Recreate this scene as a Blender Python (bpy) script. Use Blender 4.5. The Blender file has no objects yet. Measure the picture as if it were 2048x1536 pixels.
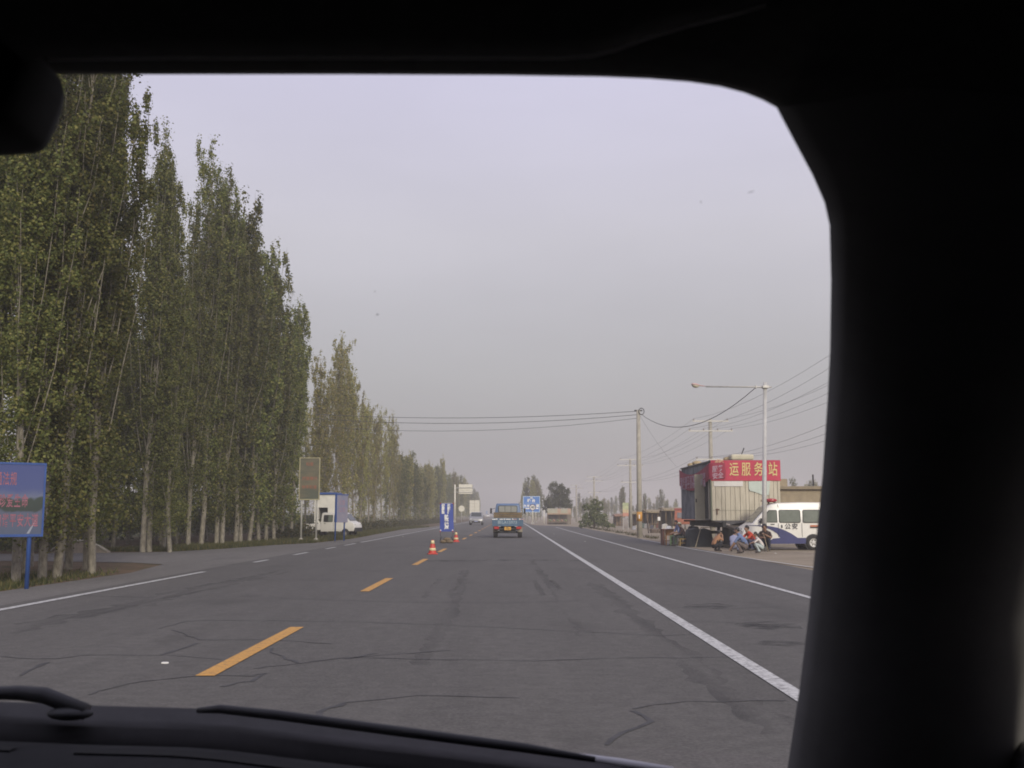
import bpy, math, random
import numpy as np
from mathutils import Vector, Matrix, Euler

sc = bpy.context.scene
COL = sc.collection
R = math.radians

# ------------------------------------------------------------------ camera
FPX, CX, CY, HZ = 2100.0, 1024.0, 768.0, 1029.0      # photo pixels (2048 x 1536)
CAMZ = 1.4
PITCH = math.atan((HZ - CY) / FPX)
cd = bpy.data.cameras.new('camera')
cam = bpy.data.objects.new('camera', cd)
COL.objects.link(cam)
cam.location = (0, 0, CAMZ)
cam.rotation_euler = (R(90) + PITCH, 0, -R(0.109))
cd.sensor_width = 36.0
cd.lens = FPX / 2048 * 36
cd.clip_start = 0.02
cd.clip_end = 4000
cd.dof.use_dof = True
cd.dof.focus_distance = 45
cd.dof.aperture_fstop = 15
sc.camera = cam
CAMROT = Euler((R(90) + PITCH, 0, -R(0.109))).to_matrix()

# ------------------------------------------------------------------ sky, sun, exposure
SUN_EL, SUN_AZ = R(24), R(160)       # azimuth clockwise from +Y (the road): behind the car, to its right
world = bpy.data.worlds.new('World')
sc.world = world
world.use_nodes = True
wn, wl = world.node_tree.nodes, world.node_tree.links
wn.clear()
wo = wn.new('ShaderNodeOutputWorld')
bg = wn.new('ShaderNodeBackground')
sky = wn.new('ShaderNodeTexSky')
sky.sky_type = 'NISHITA'
sky.sun_disc = False
sky.sun_elevation = SUN_EL
sky.sun_rotation = SUN_AZ
sky.dust_density = 6
sky.air_density = 1.0
sc_mul = wn.new('ShaderNodeVectorMath'); sc_mul.operation = 'SCALE'; sc_mul.inputs['Scale'].default_value = 0.09
tc = wn.new('ShaderNodeTexCoord')
sep = wn.new('ShaderNodeSeparateXYZ')
ramp = wn.new('ShaderNodeValToRGB')
els = ramp.color_ramp.elements
els[0].position = 0.0;  els[0].color = (0.375, 0.36, 0.36, 1)
els[1].position = 1.0;  els[1].color = (0.78, 0.755, 0.99, 1)
e = els.new(0.13); e.color = (0.53, 0.515, 0.535, 1)
e = els.new(0.26); e.color = (0.70, 0.67, 0.745, 1)
e = els.new(0.42); e.color = (0.76, 0.725, 0.935, 1)
cl = wn.new('ShaderNodeTexNoise'); cl.inputs['Scale'].default_value = 3.0; cl.inputs['Detail'].default_value = 5
clm = wn.new('ShaderNodeMapping'); clm.inputs['Scale'].default_value = (1, 1, 4)
clr = wn.new('ShaderNodeMapRange'); clr.inputs[1].default_value = 0.3; clr.inputs[2].default_value = 0.75
clr.inputs[3].default_value = 0.955; clr.inputs[4].default_value = 1.045
cmul = wn.new('ShaderNodeVectorMath'); cmul.operation = 'SCALE'
mix = wn.new('ShaderNodeMixRGB'); mix.inputs[0].default_value = 0.88
wl.new(tc.outputs['Generated'], sep.inputs[0]); wl.new(sep.outputs['Z'], ramp.inputs[0])
wl.new(tc.outputs['Generated'], clm.inputs[0]); wl.new(clm.outputs[0], cl.inputs['Vector'])
wl.new(cl.outputs['Fac'], clr.inputs[0]); wl.new(clr.outputs[0], cmul.inputs['Scale'])
wl.new(ramp.outputs[0], cmul.inputs[0])
wl.new(sky.outputs[0], sc_mul.inputs[0])
wl.new(sc_mul.outputs[0], mix.inputs[1]); wl.new(cmul.outputs[0], mix.inputs[2])
wl.new(mix.outputs[0], bg.inputs['Color'])
bg.inputs['Strength'].default_value = 1.0
wl.new(bg.outputs[0], wo.inputs['Surface'])

sl = bpy.data.lights.new('sun', 'SUN')
sl.energy = 2.6
sl.angle = R(14)
sl.color = (1.0, 0.93, 0.80)
so = bpy.data.objects.new('sun', sl)
COL.objects.link(so)
so.rotation_euler = (R(90) - SUN_EL, 0, math.pi - SUN_AZ)

sc.view_settings.view_transform = 'Standard'
sc.view_settings.look = 'None'
sc.view_settings.exposure = 0.0
sc.view_settings.gamma = 1.0
sc.view_settings.use_curve_mapping = False
cy = sc.cycles
cy.max_bounces = 7
cy.diffuse_bounces = 3
cy.glossy_bounces = 3
cy.transmission_bounces = 4
cy.transparent_max_bounces = 12
cy.volume_bounces = 1
cy.use_denoising = True
cy.filter_width = 1.8
cy.sample_clamp_indirect = 4
cy.caustics_reflective = False
cy.caustics_refractive = False

# ------------------------------------------------------------------ helpers
rng = np.random.default_rng(7)
random.seed(7)

def ray(u, v):
    return CAMROT @ Vector(((u - CX) / FPX, (CY - v) / FPX, -1.0))
def P(u, v, Y):
    d = ray(u, v); s = Y / d.y
    return Vector((d.x * s, Y, CAMZ + d.z * s))
def G(u, v, z=0.0):
    d = ray(u, v); s = (z - CAMZ) / d.z
    return Vector((d.x * s, d.y * s, z))
def lerp(a, b, t): return a + (b - a) * t
def interp(x, pts): return float(np.interp(x, [p[0] for p in pts], [p[1] for p in pts]))

MATS = {}
def mat(name, c, rough=0.7, var=0.0, scale=4.0, bump=0.0, bscale=30.0, metal=0.0, c2=None, spec=0.5, coord='Object', stretch=(1, 1, 1), detail=6, lo=0.35, hi=0.65):
    if name in MATS: return MATS[name]
    m = bpy.data.materials.new(name); m.use_nodes = True
    n, l = m.node_tree.nodes, m.node_tree.links
    b = n['Principled BSDF']
    b.inputs['Base Color'].default_value = (*c, 1)
    b.inputs['Roughness'].default_value = rough
    b.inputs['Metallic'].default_value = metal
    b.inputs['Specular IOR Level'].default_value = spec
    if var > 0 or c2 is not None or bump > 0:
        t = n.new('ShaderNodeTexCoord'); mp = n.new('ShaderNodeMapping')
        mp.inputs['Scale'].default_value = stretch
        l.new(t.outputs[coord], mp.inputs[0])
    if var > 0 or c2 is not None:
        ns = n.new('ShaderNodeTexNoise'); ns.inputs['Scale'].default_value = scale; ns.inputs['Detail'].default_value = detail
        ns.inputs['Roughness'].default_value = 0.65
        l.new(mp.outputs[0], ns.inputs['Vector'])
        mr = n.new('ShaderNodeMapRange'); mr.inputs[1].default_value = lo; mr.inputs[2].default_value = hi
        l.new(ns.outputs['Fac'], mr.inputs[0])
        mx = n.new('ShaderNodeMixRGB')
        a = c2 if c2 is not None else tuple(x * (1 - var) for x in c)
        d = c if c2 is not None else tuple(min(1, x * (1 + var)) for x in c)
        mx.inputs[1].default_value = (*a, 1); mx.inputs[2].default_value = (*d, 1)
        l.new(mr.outputs[0], mx.inputs[0]); l.new(mx.outputs[0], b.inputs['Base Color'])
    if bump > 0:
        nb = n.new('ShaderNodeTexNoise'); nb.inputs['Scale'].default_value = bscale; nb.inputs['Detail'].default_value = 4
        l.new(mp.outputs[0], nb.inputs['Vector'])
        bp = n.new('ShaderNodeBump'); bp.inputs['Strength'].default_value = bump; bp.inputs['Distance'].default_value = 0.02
        l.new(nb.outputs['Fac'], bp.inputs['Height']); l.new(bp.outputs[0], b.inputs['Normal'])
    MATS[name] = m
    return m

def tag(o, label, cat, group=None, kind=None):
    if label: o['label'] = label
    if cat: o['category'] = cat
    if group: o['group'] = group
    if kind: o['kind'] = kind
    return o
def thing(name, label, cat, loc=(0, 0, 0), rz=0.0, group=None):
    o = bpy.data.objects.new(name, None); COL.objects.link(o)
    o.empty_display_size = 0.3
    o.location = loc; o.rotation_euler = (0, 0, rz)
    return tag(o, label, cat, group)

def link_mesh(name, me, m, parent=None, kind=None):
    if m is not None and not me.materials:
        for x in (m if isinstance(m, (list, tuple)) else [m]): me.materials.append(x)
    o = bpy.data.objects.new(name, me); COL.objects.link(o)
    if parent is not None: o.parent = parent
    if kind: o['kind'] = kind
    return o

class MB:
    def __init__(s): s.v = []; s.f = []
    def add(s, vs, fs):
        n = len(s.v); s.v += [tuple(x) for x in vs]; s.f += [tuple(i + n for i in q) for q in fs]; return s
    def box(s, c, d, rz=0.0, rx=0.0, ry=0.0):
        M = Euler((rx, ry, rz)).to_matrix(); c = Vector(c)
        vs = [c + M @ Vector((x * d[0] / 2, y * d[1] / 2, z * d[2] / 2)) for x in (-1, 1) for y in (-1, 1) for z in (-1, 1)]
        return s.add(vs, [(0, 1, 3, 2), (4, 6, 7, 5), (0, 4, 5, 1), (2, 3, 7, 6), (0, 2, 6, 4), (1, 5, 7, 3)])
    def rings(s, rings, closed=True, caps=True):
        n = len(rings[0]); vs = [p for r in rings for p in r]; fs = []
        for i in range(len(rings) - 1):
            for j in range(n if closed else n - 1):
                k = (j + 1) % n
                fs.append((i * n + j, i * n + k, (i + 1) * n + k, (i + 1) * n + j))
        if caps and closed:
            fs.append(tuple(range(n))[::-1]); m = (len(rings) - 1) * n
            fs.append(tuple(m + j for j in range(n)))
        return s.add(vs, fs)
    def tube(s, pts, rad, n=8, caps=True):
        pts = [Vector(p) for p in pts]
        if not isinstance(rad, (list, tuple, np.ndarray)): rad = [rad] * len(pts)
        rings = []
        for i, p in enumerate(pts):
            t = (pts[min(i + 1, len(pts) - 1)] - pts[max(i - 1, 0)]).normalized()
            a = Vector((1, 0, 0)) if abs(t.x) < 0.9 else Vector((0, 1, 0))
            x = t.cross(a).normalized(); y = t.cross(x).normalized()
            rings.append([p + (x * math.cos(2 * math.pi * k / n) + y * math.sin(2 * math.pi * k / n)) * float(rad[i]) for k in range(n)])
        return s.rings(rings, True, caps)
    def lathe(s, prof, c=(0, 0, 0), axis='z', n=20, caps=True):
        rings = []
        for r, h in prof:
            ring = []
            for k in range(n):
                a = 2 * math.pi * k / n
                q = (r * math.cos(a), r * math.sin(a), h)
                if axis == 'y': q = (q[0], h, q[1])
                if axis == 'x': q = (h, q[0], q[1])
                ring.append((c[0] + q[0], c[1] + q[1], c[2] + q[2]))
            rings.append(ring)
        return s.rings(rings, True, caps)
    def prism(s, poly, t0, t1, fn):
        n = len(poly)
        vs = [fn(a, b, t0) for a, b in poly] + [fn(a, b, t1) for a, b in poly]
        return s.add(vs, [tuple(range(n))[::-1], tuple(range(n, 2 * n))] + [(i, (i + 1) % n, n + (i + 1) % n, n + i) for i in range(n)])
    def sheet(s, poly):
        return s.add(poly, [tuple(range(len(poly)))])
    def ball(s, c, r, n=10, m=7, sc=(1, 1, 1)):
        prof = [(max(1e-3, r * math.sin(math.pi * i / m)), -r * math.cos(math.pi * i / m)) for i in range(m + 1)]
        rings = [[(c[0] + q * math.cos(2 * math.pi * k / n) * sc[0], c[1] + q * math.sin(2 * math.pi * k / n) * sc[1], c[2] + h * sc[2]) for k in range(n)] for q, h in prof]
        return s.rings(rings)
    def mesh(s, name):
        me = bpy.data.meshes.new(name); me.from_pydata(s.v, [], s.f); me.validate(); me.update(); return me
    def build(s, name, m, parent=None, smooth=False, bevel=0.0, world=False, kind=None, seg=2):
        if world and parent is not None:
            Mi = (Matrix.Translation(parent.location) @ Euler(parent.rotation_euler).to_matrix().to_4x4()).inverted()
            s.v = [tuple(Mi @ Vector(p)) for p in s.v]
        me = s.mesh(name)
        import bmesh
        bm = bmesh.new(); bm.from_mesh(me); bmesh.ops.recalc_face_normals(bm, faces=bm.faces); bm.to_mesh(me); bm.free()
        if smooth:
            me.polygons.foreach_set('use_smooth', [True] * len(me.polygons))
        o = link_mesh(name, me, m, parent, kind)
        if bevel > 0:
            b = o.modifiers.new('bevel', 'BEVEL'); b.width = bevel; b.segments = seg; b.limit_method = 'ANGLE'; b.angle_limit = R(35)
        return o

def text_obj(name, body, size, m, parent, origin, ex, ey, align='CENTER', bold=0.0, spacing=1.0, line=1.0, sx=1.0):
    cu = bpy.data.curves.new('txt', 'FONT')
    cu.body = body; cu.size = size; cu.align_x = align; cu.align_y = 'CENTER'
    cu.offset = bold; cu.space_character = spacing; cu.space_line = line; cu.resolution_u = 2
    ob = bpy.data.objects.new('txt', cu); COL.objects.link(ob)
    dg = bpy.context.evaluated_depsgraph_get()
    me = bpy.data.meshes.new_from_object(ob.evaluated_get(dg))
    bpy.data.objects.remove(ob); bpy.data.curves.remove(cu)
    ex = Vector(ex); ey = Vector(ey); o0 = Vector(origin)
    for v in me.vertices: v.co = o0 + ex * (v.co.x * sx) + ey * v.co.y
    me.materials.clear(); me.name = name
    return link_mesh(name, me, m, parent)

def copy_tree(o, loc, rz=None, label=None, group=None):
    c = o.copy(); COL.objects.link(c); c.location = loc
    if rz is not None: c.rotation_euler = (0, 0, rz)
    if label: c['label'] = label
    if group: c['group'] = group
    for ch in o.children:
        k = ch.copy(); COL.objects.link(k); k.parent = c
        for g in ch.children:
            q = g.copy(); COL.objects.link(q); q.parent = k
    return c

# ------------------------------------------------------------------ materials
def asphalt(name, dark, light, scale=0.6):
    if name in MATS: return MATS[name]
    m = bpy.data.materials.new(name); m.use_nodes = True
    n, l = m.node_tree.nodes, m.node_tree.links
    b = n['Principled BSDF']; b.inputs['Roughness'].default_value = 0.85; b.inputs['Specular IOR Level'].default_value = 0.3
    t = n.new('ShaderNodeTexCoord')
    def noise(sc_, det, stretch=(1, 1, 1)):
        mp = n.new('ShaderNodeMapping'); mp.inputs['Scale'].default_value = stretch; l.new(t.outputs['Object'], mp.inputs[0])
        x = n.new('ShaderNodeTexNoise'); x.inputs['Scale'].default_value = sc_; x.inputs['Detail'].default_value = det; x.inputs['Roughness'].default_value = 0.7
        l.new(mp.outputs[0], x.inputs['Vector']); return x.outputs['Fac']
    def mrange(i, a, b_, c, d):
        x = n.new('ShaderNodeMapRange'); l.new(i, x.inputs[0])
        for k, vv in enumerate((a, b_, c, d)): x.inputs[k + 1].default_value = vv
        return x.outputs[0]
    def mixc(f, a, b_):
        x = n.new('ShaderNodeMixRGB'); l.new(f, x.inputs[0])
        for k, vv in ((1, a), (2, b_)):
            if isinstance(vv, tuple): x.inputs[k].default_value = (*vv, 1)
            else: l.new(vv, x.inputs[k])
        return x.outputs[0]
    big = mrange(noise(scale, 5, (1, 0.25, 1)), 0.35, 0.65, 0, 1)
    c1 = mixc(big, dark, light)
    streak = mrange(noise(1.6, 4, (1, 0.03, 1)), 0.45, 0.75, 0, 0.45)
    c2 = mixc(streak, c1, tuple(x * 0.55 for x in dark))
    grit = mrange(noise(34, 4), 0.35, 0.65, 0, 1)
    c3 = mixc(mrange(grit, 0, 1, 0, 0.75), c2, tuple(x * 1.5 for x in light))
    med = mrange(noise(6.5, 5), 0.38, 0.66, 0, 0.45)
    c3 = mixc(med, c3, tuple(x * 0.72 for x in dark))
    patch = mrange(noise(0.35, 3, (1, 0.6, 1)), 0.56, 0.7, 0, 0.4)
    c4 = mixc(patch, c3, tuple(x * 0.6 for x in dark))
    l.new(c4, b.inputs['Base Color'])
    bp = n.new('ShaderNodeBump'); bp.inputs['Strength'].default_value = 0.5; bp.inputs['Distance'].default_value = 0.01
    l.new(noise(70, 3), bp.inputs['Height']); l.new(bp.outputs[0], b.inputs['Normal'])
    MATS[name] = m; return m

def worn(name, c, under, amount=0.5, scale=9.0, rough=0.75):
    """paint or tar that has worn through in places (alpha holes of its own shape)"""
    if name in MATS: return MATS[name]
    m = bpy.data.materials.new(name); m.use_nodes = True
    n, l = m.node_tree.nodes, m.node_tree.links
    b = n['Principled BSDF']; b.inputs['Roughness'].default_value = rough; b.inputs['Base Color'].default_value = (*c, 1)
    t = n.new('ShaderNodeTexCoord')
    x = n.new('ShaderNodeTexNoise'); x.inputs['Scale'].default_value = scale; x.inputs['Detail'].default_value = 8; x.inputs['Roughness'].default_value = 0.75
    l.new(t.outputs['Object'], x.inputs['Vector'])
    r = n.new('ShaderNodeMapRange'); r.inputs[1].default_value = amount - 0.08; r.inputs[2].default_value = amount + 0.08
    l.new(x.outputs['Fac'], r.inputs[0])
    mx = n.new('ShaderNodeMixRGB'); mx.inputs[1].default_value = (*c, 1); mx.inputs[2].default_value = (*under, 1)
    l.new(r.outputs[0], mx.inputs[0]); l.new(mx.outputs[0], b.inputs['Base Color'])
    MATS[name] = m; return m

def faded(name, c, amount=0.5, scale=3.0, stretch=(1, 1, 1), maxa=0.8):
    """thin stain: opaque where thick, clear where thin"""
    m = bpy.data.materials.new(name); m.use_nodes = True
    n, l = m.node_tree.nodes, m.node_tree.links
    b = n['Principled BSDF']; b.inputs['Roughness'].default_value = 0.8; b.inputs['Base Color'].default_value = (*c, 1)
    t = n.new('ShaderNodeTexCoord'); mp = n.new('ShaderNodeMapping'); mp.inputs['Scale'].default_value = stretch
    l.new(t.outputs['Object'], mp.inputs[0])
    x = n.new('ShaderNodeTexNoise'); x.inputs['Scale'].default_value = scale; x.inputs['Detail'].default_value = 6
    l.new(mp.outputs[0], x.inputs['Vector'])
    r = n.new('ShaderNodeMapRange'); r.inputs[1].default_value = amount - 0.15; r.inputs[2].default_value = amount + 0.15; r.inputs[4].default_value = maxa
    l.new(x.outputs['Fac'], r.inputs[0]); l.new(r.outputs[0], b.inputs['Alpha'])
    return m

def leaf_mat(name, cols, trans=0.38):
    m = bpy.data.materials.new(name); m.use_nodes = True
    n, l = m.node_tree.nodes, m.node_tree.links; n.clear()
    out = n.new('ShaderNodeOutputMaterial')
    g = n.new('ShaderNodeNewGeometry'); oi = n.new('ShaderNodeObjectInfo')
    cr = n.new('ShaderNodeValToRGB'); ee = cr.color_ramp.elements
    ee[0].color = (*cols[0], 1); ee[1].color = (*cols[-1], 1)
    for i, c in enumerate(cols[1:-1]):
        q = ee.new((i + 1) / (len(cols) - 1)); q.color = (*c, 1)
    l.new(g.outputs['Random Per Island'], cr.inputs[0])
    hs = n.new('ShaderNodeHueSaturation')
    mr = n.new('ShaderNodeMapRange'); mr.inputs[3].default_value = 0.70; mr.inputs[4].default_value = 1.40
    l.new(oi.outputs['Random'], mr.inputs[0]); l.new(mr.outputs[0], hs.inputs['Value'])
    mh = n.new('ShaderNodeMapRange'); mh.inputs[3].default_value = 0.485; mh.inputs[4].default_value = 0.51
    l.new(oi.outputs['Random'], mh.inputs[0]); l.new(mh.outputs[0], hs.inputs['Hue'])
    l.new(cr.outputs[0], hs.inputs['Color'])
    d = n.new('ShaderNodeBsdfPrincipled'); d.inputs['Roughness'].default_value = 0.6; d.inputs['Specular IOR Level'].default_value = 0.25
    t = n.new('ShaderNodeBsdfTranslucent')
    l.new(hs.outputs[0], d.inputs['Base Color']); l.new(hs.outputs[0], t.inputs['Color'])
    mx = n.new('ShaderNodeMixShader'); mx.inputs[0].default_value = trans
    l.new(d.outputs[0], mx.inputs[1]); l.new(t.outputs[0], mx.inputs[2]); l.new(mx.outputs[0], out.inputs['Surface'])
    MATS[name] = m; return m

LEAF_G = leaf_mat('poplar_leaf_green', [(0.058, 0.072, 0.020), (0.092, 0.110, 0.030), (0.132, 0.148, 0.040), (0.180, 0.182, 0.054), (0.235, 0.21, 0.07)])
LEAF_Y = leaf_mat('poplar_leaf_turning', [(0.135, 0.148, 0.045), (0.20, 0.205, 0.06), (0.27, 0.26, 0.08), (0.34, 0.30, 0.10), (0.36, 0.28, 0.11)])
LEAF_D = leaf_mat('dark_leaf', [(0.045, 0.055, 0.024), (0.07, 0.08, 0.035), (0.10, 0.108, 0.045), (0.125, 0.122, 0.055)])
LEAF_B = leaf_mat('bush_leaf', [(0.09, 0.115, 0.05), (0.13, 0.155, 0.066), (0.17, 0.19, 0.085), (0.22, 0.22, 0.11)])
GRASS = leaf_mat('dry_grass', [(0.035, 0.042, 0.014), (0.055, 0.06, 0.02), (0.085, 0.08, 0.03), (0.14, 0.115, 0.05)])
BARK = mat('poplar_bark', (0.25, 0.225, 0.175), 0.9, c2=(0.085, 0.072, 0.055), scale=6, stretch=(2, 2, 0.8), bump=0.6, bscale=14, lo=0.3, hi=0.6)
BARK2 = mat('dark_bark', (0.14, 0.11, 0.085), 0.95, c2=(0.07, 0.055, 0.042), scale=7, stretch=(2, 2, 0.5), bump=0.7, bscale=18)
WHITE = mat('white_paint', (0.78, 0.77, 0.74), 0.45, var=0.05, scale=3)
DWHITE = mat('dusty_white_paint', (0.66, 0.64, 0.58), 0.4, var=0.09, scale=2.5)
STEEL = mat('galvanised_steel', (0.50, 0.49, 0.46), 0.5, var=0.15, scale=9, stretch=(1, 1, 0.4), metal=0.2)
CREAM = mat('cream_sign_back', (0.66, 0.63, 0.53), 0.55, var=0.06, scale=4)
CONC = mat('pole_concrete', (0.36, 0.335, 0.28), 0.9, var=0.15, scale=5, bump=0.3, bscale=30)
RUBBER = mat('tyre_rubber', (0.028, 0.026, 0.025), 0.85, var=0.3, scale=8)
BLACK = mat('black_plastic', (0.018, 0.018, 0.018), 0.55)
GLASS = mat('vehicle_glass', (0.035, 0.042, 0.04), 0.08, spec=0.7)
CHROME = mat('dull_chrome', (0.55, 0.55, 0.54), 0.3, metal=0.8)
RED = mat('red_lens', (0.42, 0.03, 0.025), 0.25)
WOOD = mat('weathered_wood', (0.24, 0.17, 0.10), 0.9, c2=(0.13, 0.09, 0.055), scale=6, stretch=(1, 1, 0.3))

# ------------------------------------------------------------------ ground and road
def ground_mat():
    m = bpy.data.materials.new('dusty_ground'); m.use_nodes = True
    n, l = m.node_tree.nodes, m.node_tree.links
    b = n['Principled BSDF']; b.inputs['Roughness'].default_value = 0.95; b.inputs['Specular IOR Level'].default_value = 0.15
    t = n.new('ShaderNodeTexCoord'); s = n.new('ShaderNodeSeparateXYZ'); l.new(t.outputs['Object'], s.inputs[0])
    def noise(sc_, det=6):
        x = n.new('ShaderNodeTexNoise'); x.inputs['Scale'].default_value = sc_; x.inputs['Detail'].default_value = det; x.inputs['Roughness'].default_value = 0.7
        l.new(t.outputs['Object'], x.inputs['Vector']); return x.outputs['Fac']
    def mr(i, a, c, d=0.0, e_=1.0):
        x = n.new('ShaderNodeMapRange'); l.new(i, x.inputs[0]); x.inputs[1].default_value = a; x.inputs[2].default_value = c; x.inputs[3].default_value = d; x.inputs[4].default_value = e_; return x.outputs[0]
    def mx(f, a, c):
        x = n.new('ShaderNodeMixRGB'); l.new(f, x.inputs[0])
        for k, vv in ((1, a), (2, c)):
            if isinstance(vv, tuple): x.inputs[k].default_value = (*vv, 1)
            else: l.new(vv, x.inputs[k])
        return x.outputs[0]
    sand = mx(mr(noise(0.5), 0.35, 0.65), (0.21, 0.17, 0.12), (0.31, 0.26, 0.19))
    sand = mx(mr(noise(9), 0.55, 0.7, 0, 0.6), sand, (0.16, 0.125, 0.085))
    sand = mx(mr(noise(40, 3), 0.3, 0.7, 0, 0.4), sand, (0.36, 0.31, 0.24))
    soil = mx(mr(noise(0.9), 0.35, 0.65), (0.075, 0.052, 0.033), (0.15, 0.10, 0.062))
    soil = mx(mr(noise(1.7), 0.5, 0.62), soil, (0.052, 0.055, 0.024))
    soil = mx(mr(noise(30, 3), 0.4, 0.75, 0, 0.5), soil, (0.20, 0.15, 0.095))
    far = mx(mr(noise(0.05), 0.4, 0.6), (0.16, 0.13, 0.075), (0.11, 0.12, 0.05))
    left = mx(mr(s.outputs['X'], -26, -20), far, soil)
    c = mx(mr(s.outputs['X'], -8.5, -7.5), left, sand)
    l.new(c, b.inputs['Base Color'])
    bp = n.new('ShaderNodeBump'); bp.inputs['Strength'].default_value = 0.7; bp.inputs['Distance'].default_value = 0.05
    l.new(noise(6), bp.inputs['Height']); l.new(bp.outputs[0], b.inputs['Normal'])
    return m
g = MB()
xs = [-480, -120, -60, -24, -9.3, 8, 24, 60, 120, 480]; ys = [-70, 0, 40, 80, 160, 320, 640, 1180]
g.add([(x, y, -0.022) for y in ys for x in xs], [(j * 10 + i, j * 10 + i + 1, (j + 1) * 10 + i + 1, (j + 1) * 10 + i) for j in range(7) for i in range(9)])
tag(g.build('ground', ground_mat()), None, None, kind='structure')

ASPH = asphalt('asphalt', (0.069, 0.065, 0.059), (0.102, 0.096, 0.087))
ASPH2 = asphalt('shoulder_asphalt', (0.10, 0.094, 0.087), (0.145, 0.136, 0.122), 0.8)
XY, XW, XE, XL = -2.66, 2.24, 5.08, -7.52          # centre line, lane line, right edge line, left edge line (metres)
XPL, XPR = -7.9, 7.65
rd = MB()
edge_r = [(-60, 7.7), (0, 7.65), (20, 7.6), (38, 7.75), (60, 7.6), (80, 7.7), (100, 7.6), (122, 7.7), (130, 6.6), (136, 4.4), (142, 3.2), (170, 2.75), (1100, 2.7)]
edge_l = [(-60, -7.9), (1100, -7.9)]
for (y0, x0), (y1, x1) in zip(edge_r[:-1], edge_r[1:]):
    rd.add([(-7.9, y0, 0), (x0, y0, 0), (x1, y1, 0), (-7.9, y1, 0)], [(0, 1, 2, 3)])
road = tag(rd.build('road', ASPH), None, None, kind='structure')
sh = MB()
rs = random.Random(3)
# left hard shoulder, then the apron of the side road
pts_out = [(-60, -9.3), (0, -9.35), (14, -9.25), (20, -9.4), (26, -9.25), (30.4, -9.9), (31.5, -11.2), (32.3, -13.5), (33.0, -18), (34.5, -45)]
pts_out2 = [(39.0, -45), (38.4, -18), (40.5, -13.0), (44, -11.9), (49.8, -10.9), (53, -9.75), (62, -9.2), (80, -9.6), (101, -10.2), (120, -9.0), (400, -8.8), (1100, -8.8)]
poly = [(x, y, -0.010) for y, x in pts_out + pts_out2] + [(-7.6, 1100, -0.010), (-7.6, -60, -0.010)]
sh.sheet(poly)
tag(sh.build('side_road_and_shoulder', ASPH2), None, None, kind='structure').name = 'road_shoulder'

YPAINT = worn('worn_yellow_paint', (0.56, 0.29, 0.06), (0.22, 0.14, 0.065), 0.57, 16)
WPAINT = worn('worn_white_paint', (0.52, 0.515, 0.49), (0.16, 0.155, 0.148), 0.55, 12)
def strip(name, x0, x1, y0, y1, m, z=0.007, seg=8.0):
    b = MB(); n = max(1, int((y1 - y0) / seg))
    ysx = [lerp(y0, y1, i / n) for i in range(n + 1)]
    b.add([(x, y, z) for y in ysx for x in (x0, x1)], [(2 * i, 2 * i + 1, 2 * i + 3, 2 * i + 2) for i in range(n)])
    return b.build(name, m, road)
for k in range(24):
    y0 = 9.40 + 10.13 * k
    if k == 4: continue
    strip('centre_line_dash', XY - 0.085, XY + 0.085, y0, y0 + 4.0, YPAINT)
strip('lane_line', XW - 0.08, XW + 0.08, -30, 420, WPAINT)
strip('edge_line', XE - 0.065, XE + 0.065, -30, 118, WPAINT)
strip('edge_line', XL - 0.075, XL + 0.075, -30, 26.2, WPAINT)
for va, vb in ((1125, 1120), (1110, 1105), (1098, 1094.5), (1091, 1087)):
    ya, yb = G(600, va).y, G(600, vb).y
    strip('edge_line_dash', XL - 0.075, XL + 0.075, ya, yb, WPAINT)
strip('edge_line', XL - 0.075, XL + 0.075, G(729, 1085).y, 420, WPAINT)
b = MB()
po = [(8.35, 25), (7.95, 30), (7.6, 36), (7.45, 42), (7.45, 60)]
for (xa, ya), (xb, yb) in zip(po[:-1], po[1:]):
    b.add([(xa - 0.05, ya, 0.007), (xa + 0.05, ya, 0.007), (xb + 0.05, yb, 0.007), (xb - 0.05, yb, 0.007)], [(0, 1, 2, 3)])
b.build('kerb_line', WPAINT, road)

TAR = mat('crack_tar', (0.044, 0.042, 0.042), 0.75, var=0.3, scale=3)
RUT = faded('wheel_rut_stain', (0.042, 0.040, 0.040), 0.54, 2.6, (1, 0.08, 1), 0.30)
OIL = faded('oil_stain', (0.034, 0.032, 0.031), 0.50, 4.0, (1, 1, 1), 0.45)
LEDGE = faded('dust_on_asphalt', (0.23, 0.205, 0.17), 0.55, 1.5, (1, 0.3, 1), 0.5)
def crack(px, w=0.035, m=TAR, z=0.0035, jitter=0.03, name='tar_seam'):
    p = [G(u, v, z) for u, v in px]
    q = []
    for a, c in zip(p[:-1], p[1:]):
        n = max(2, int((c - a).length / 0.22))
        for i in range(n): q.append(a.lerp(c, i / n))
    q.append(p[-1])
    r_ = random.Random(int(px[0][0] * 7 + px[0][1]))
    L, Rr = [], []
    for i, a in enumerate(q):
        t = (q[min(i + 1, len(q) - 1)] - q[max(i - 1, 0)]).normalized(); nn = Vector((-t.y, t.x, 0))
        o = nn * r_.uniform(-jitter, jitter); ww = w * r_.uniform(0.45, 1.35)
        L.append(a + o + nn * ww / 2); Rr.append(a + o - nn * ww / 2)
    n = len(q)
    return MB().add(L + Rr, [(i, i + 1, n + i + 1, n + i) for i in range(n - 1)]).build(name, m, road)
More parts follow.
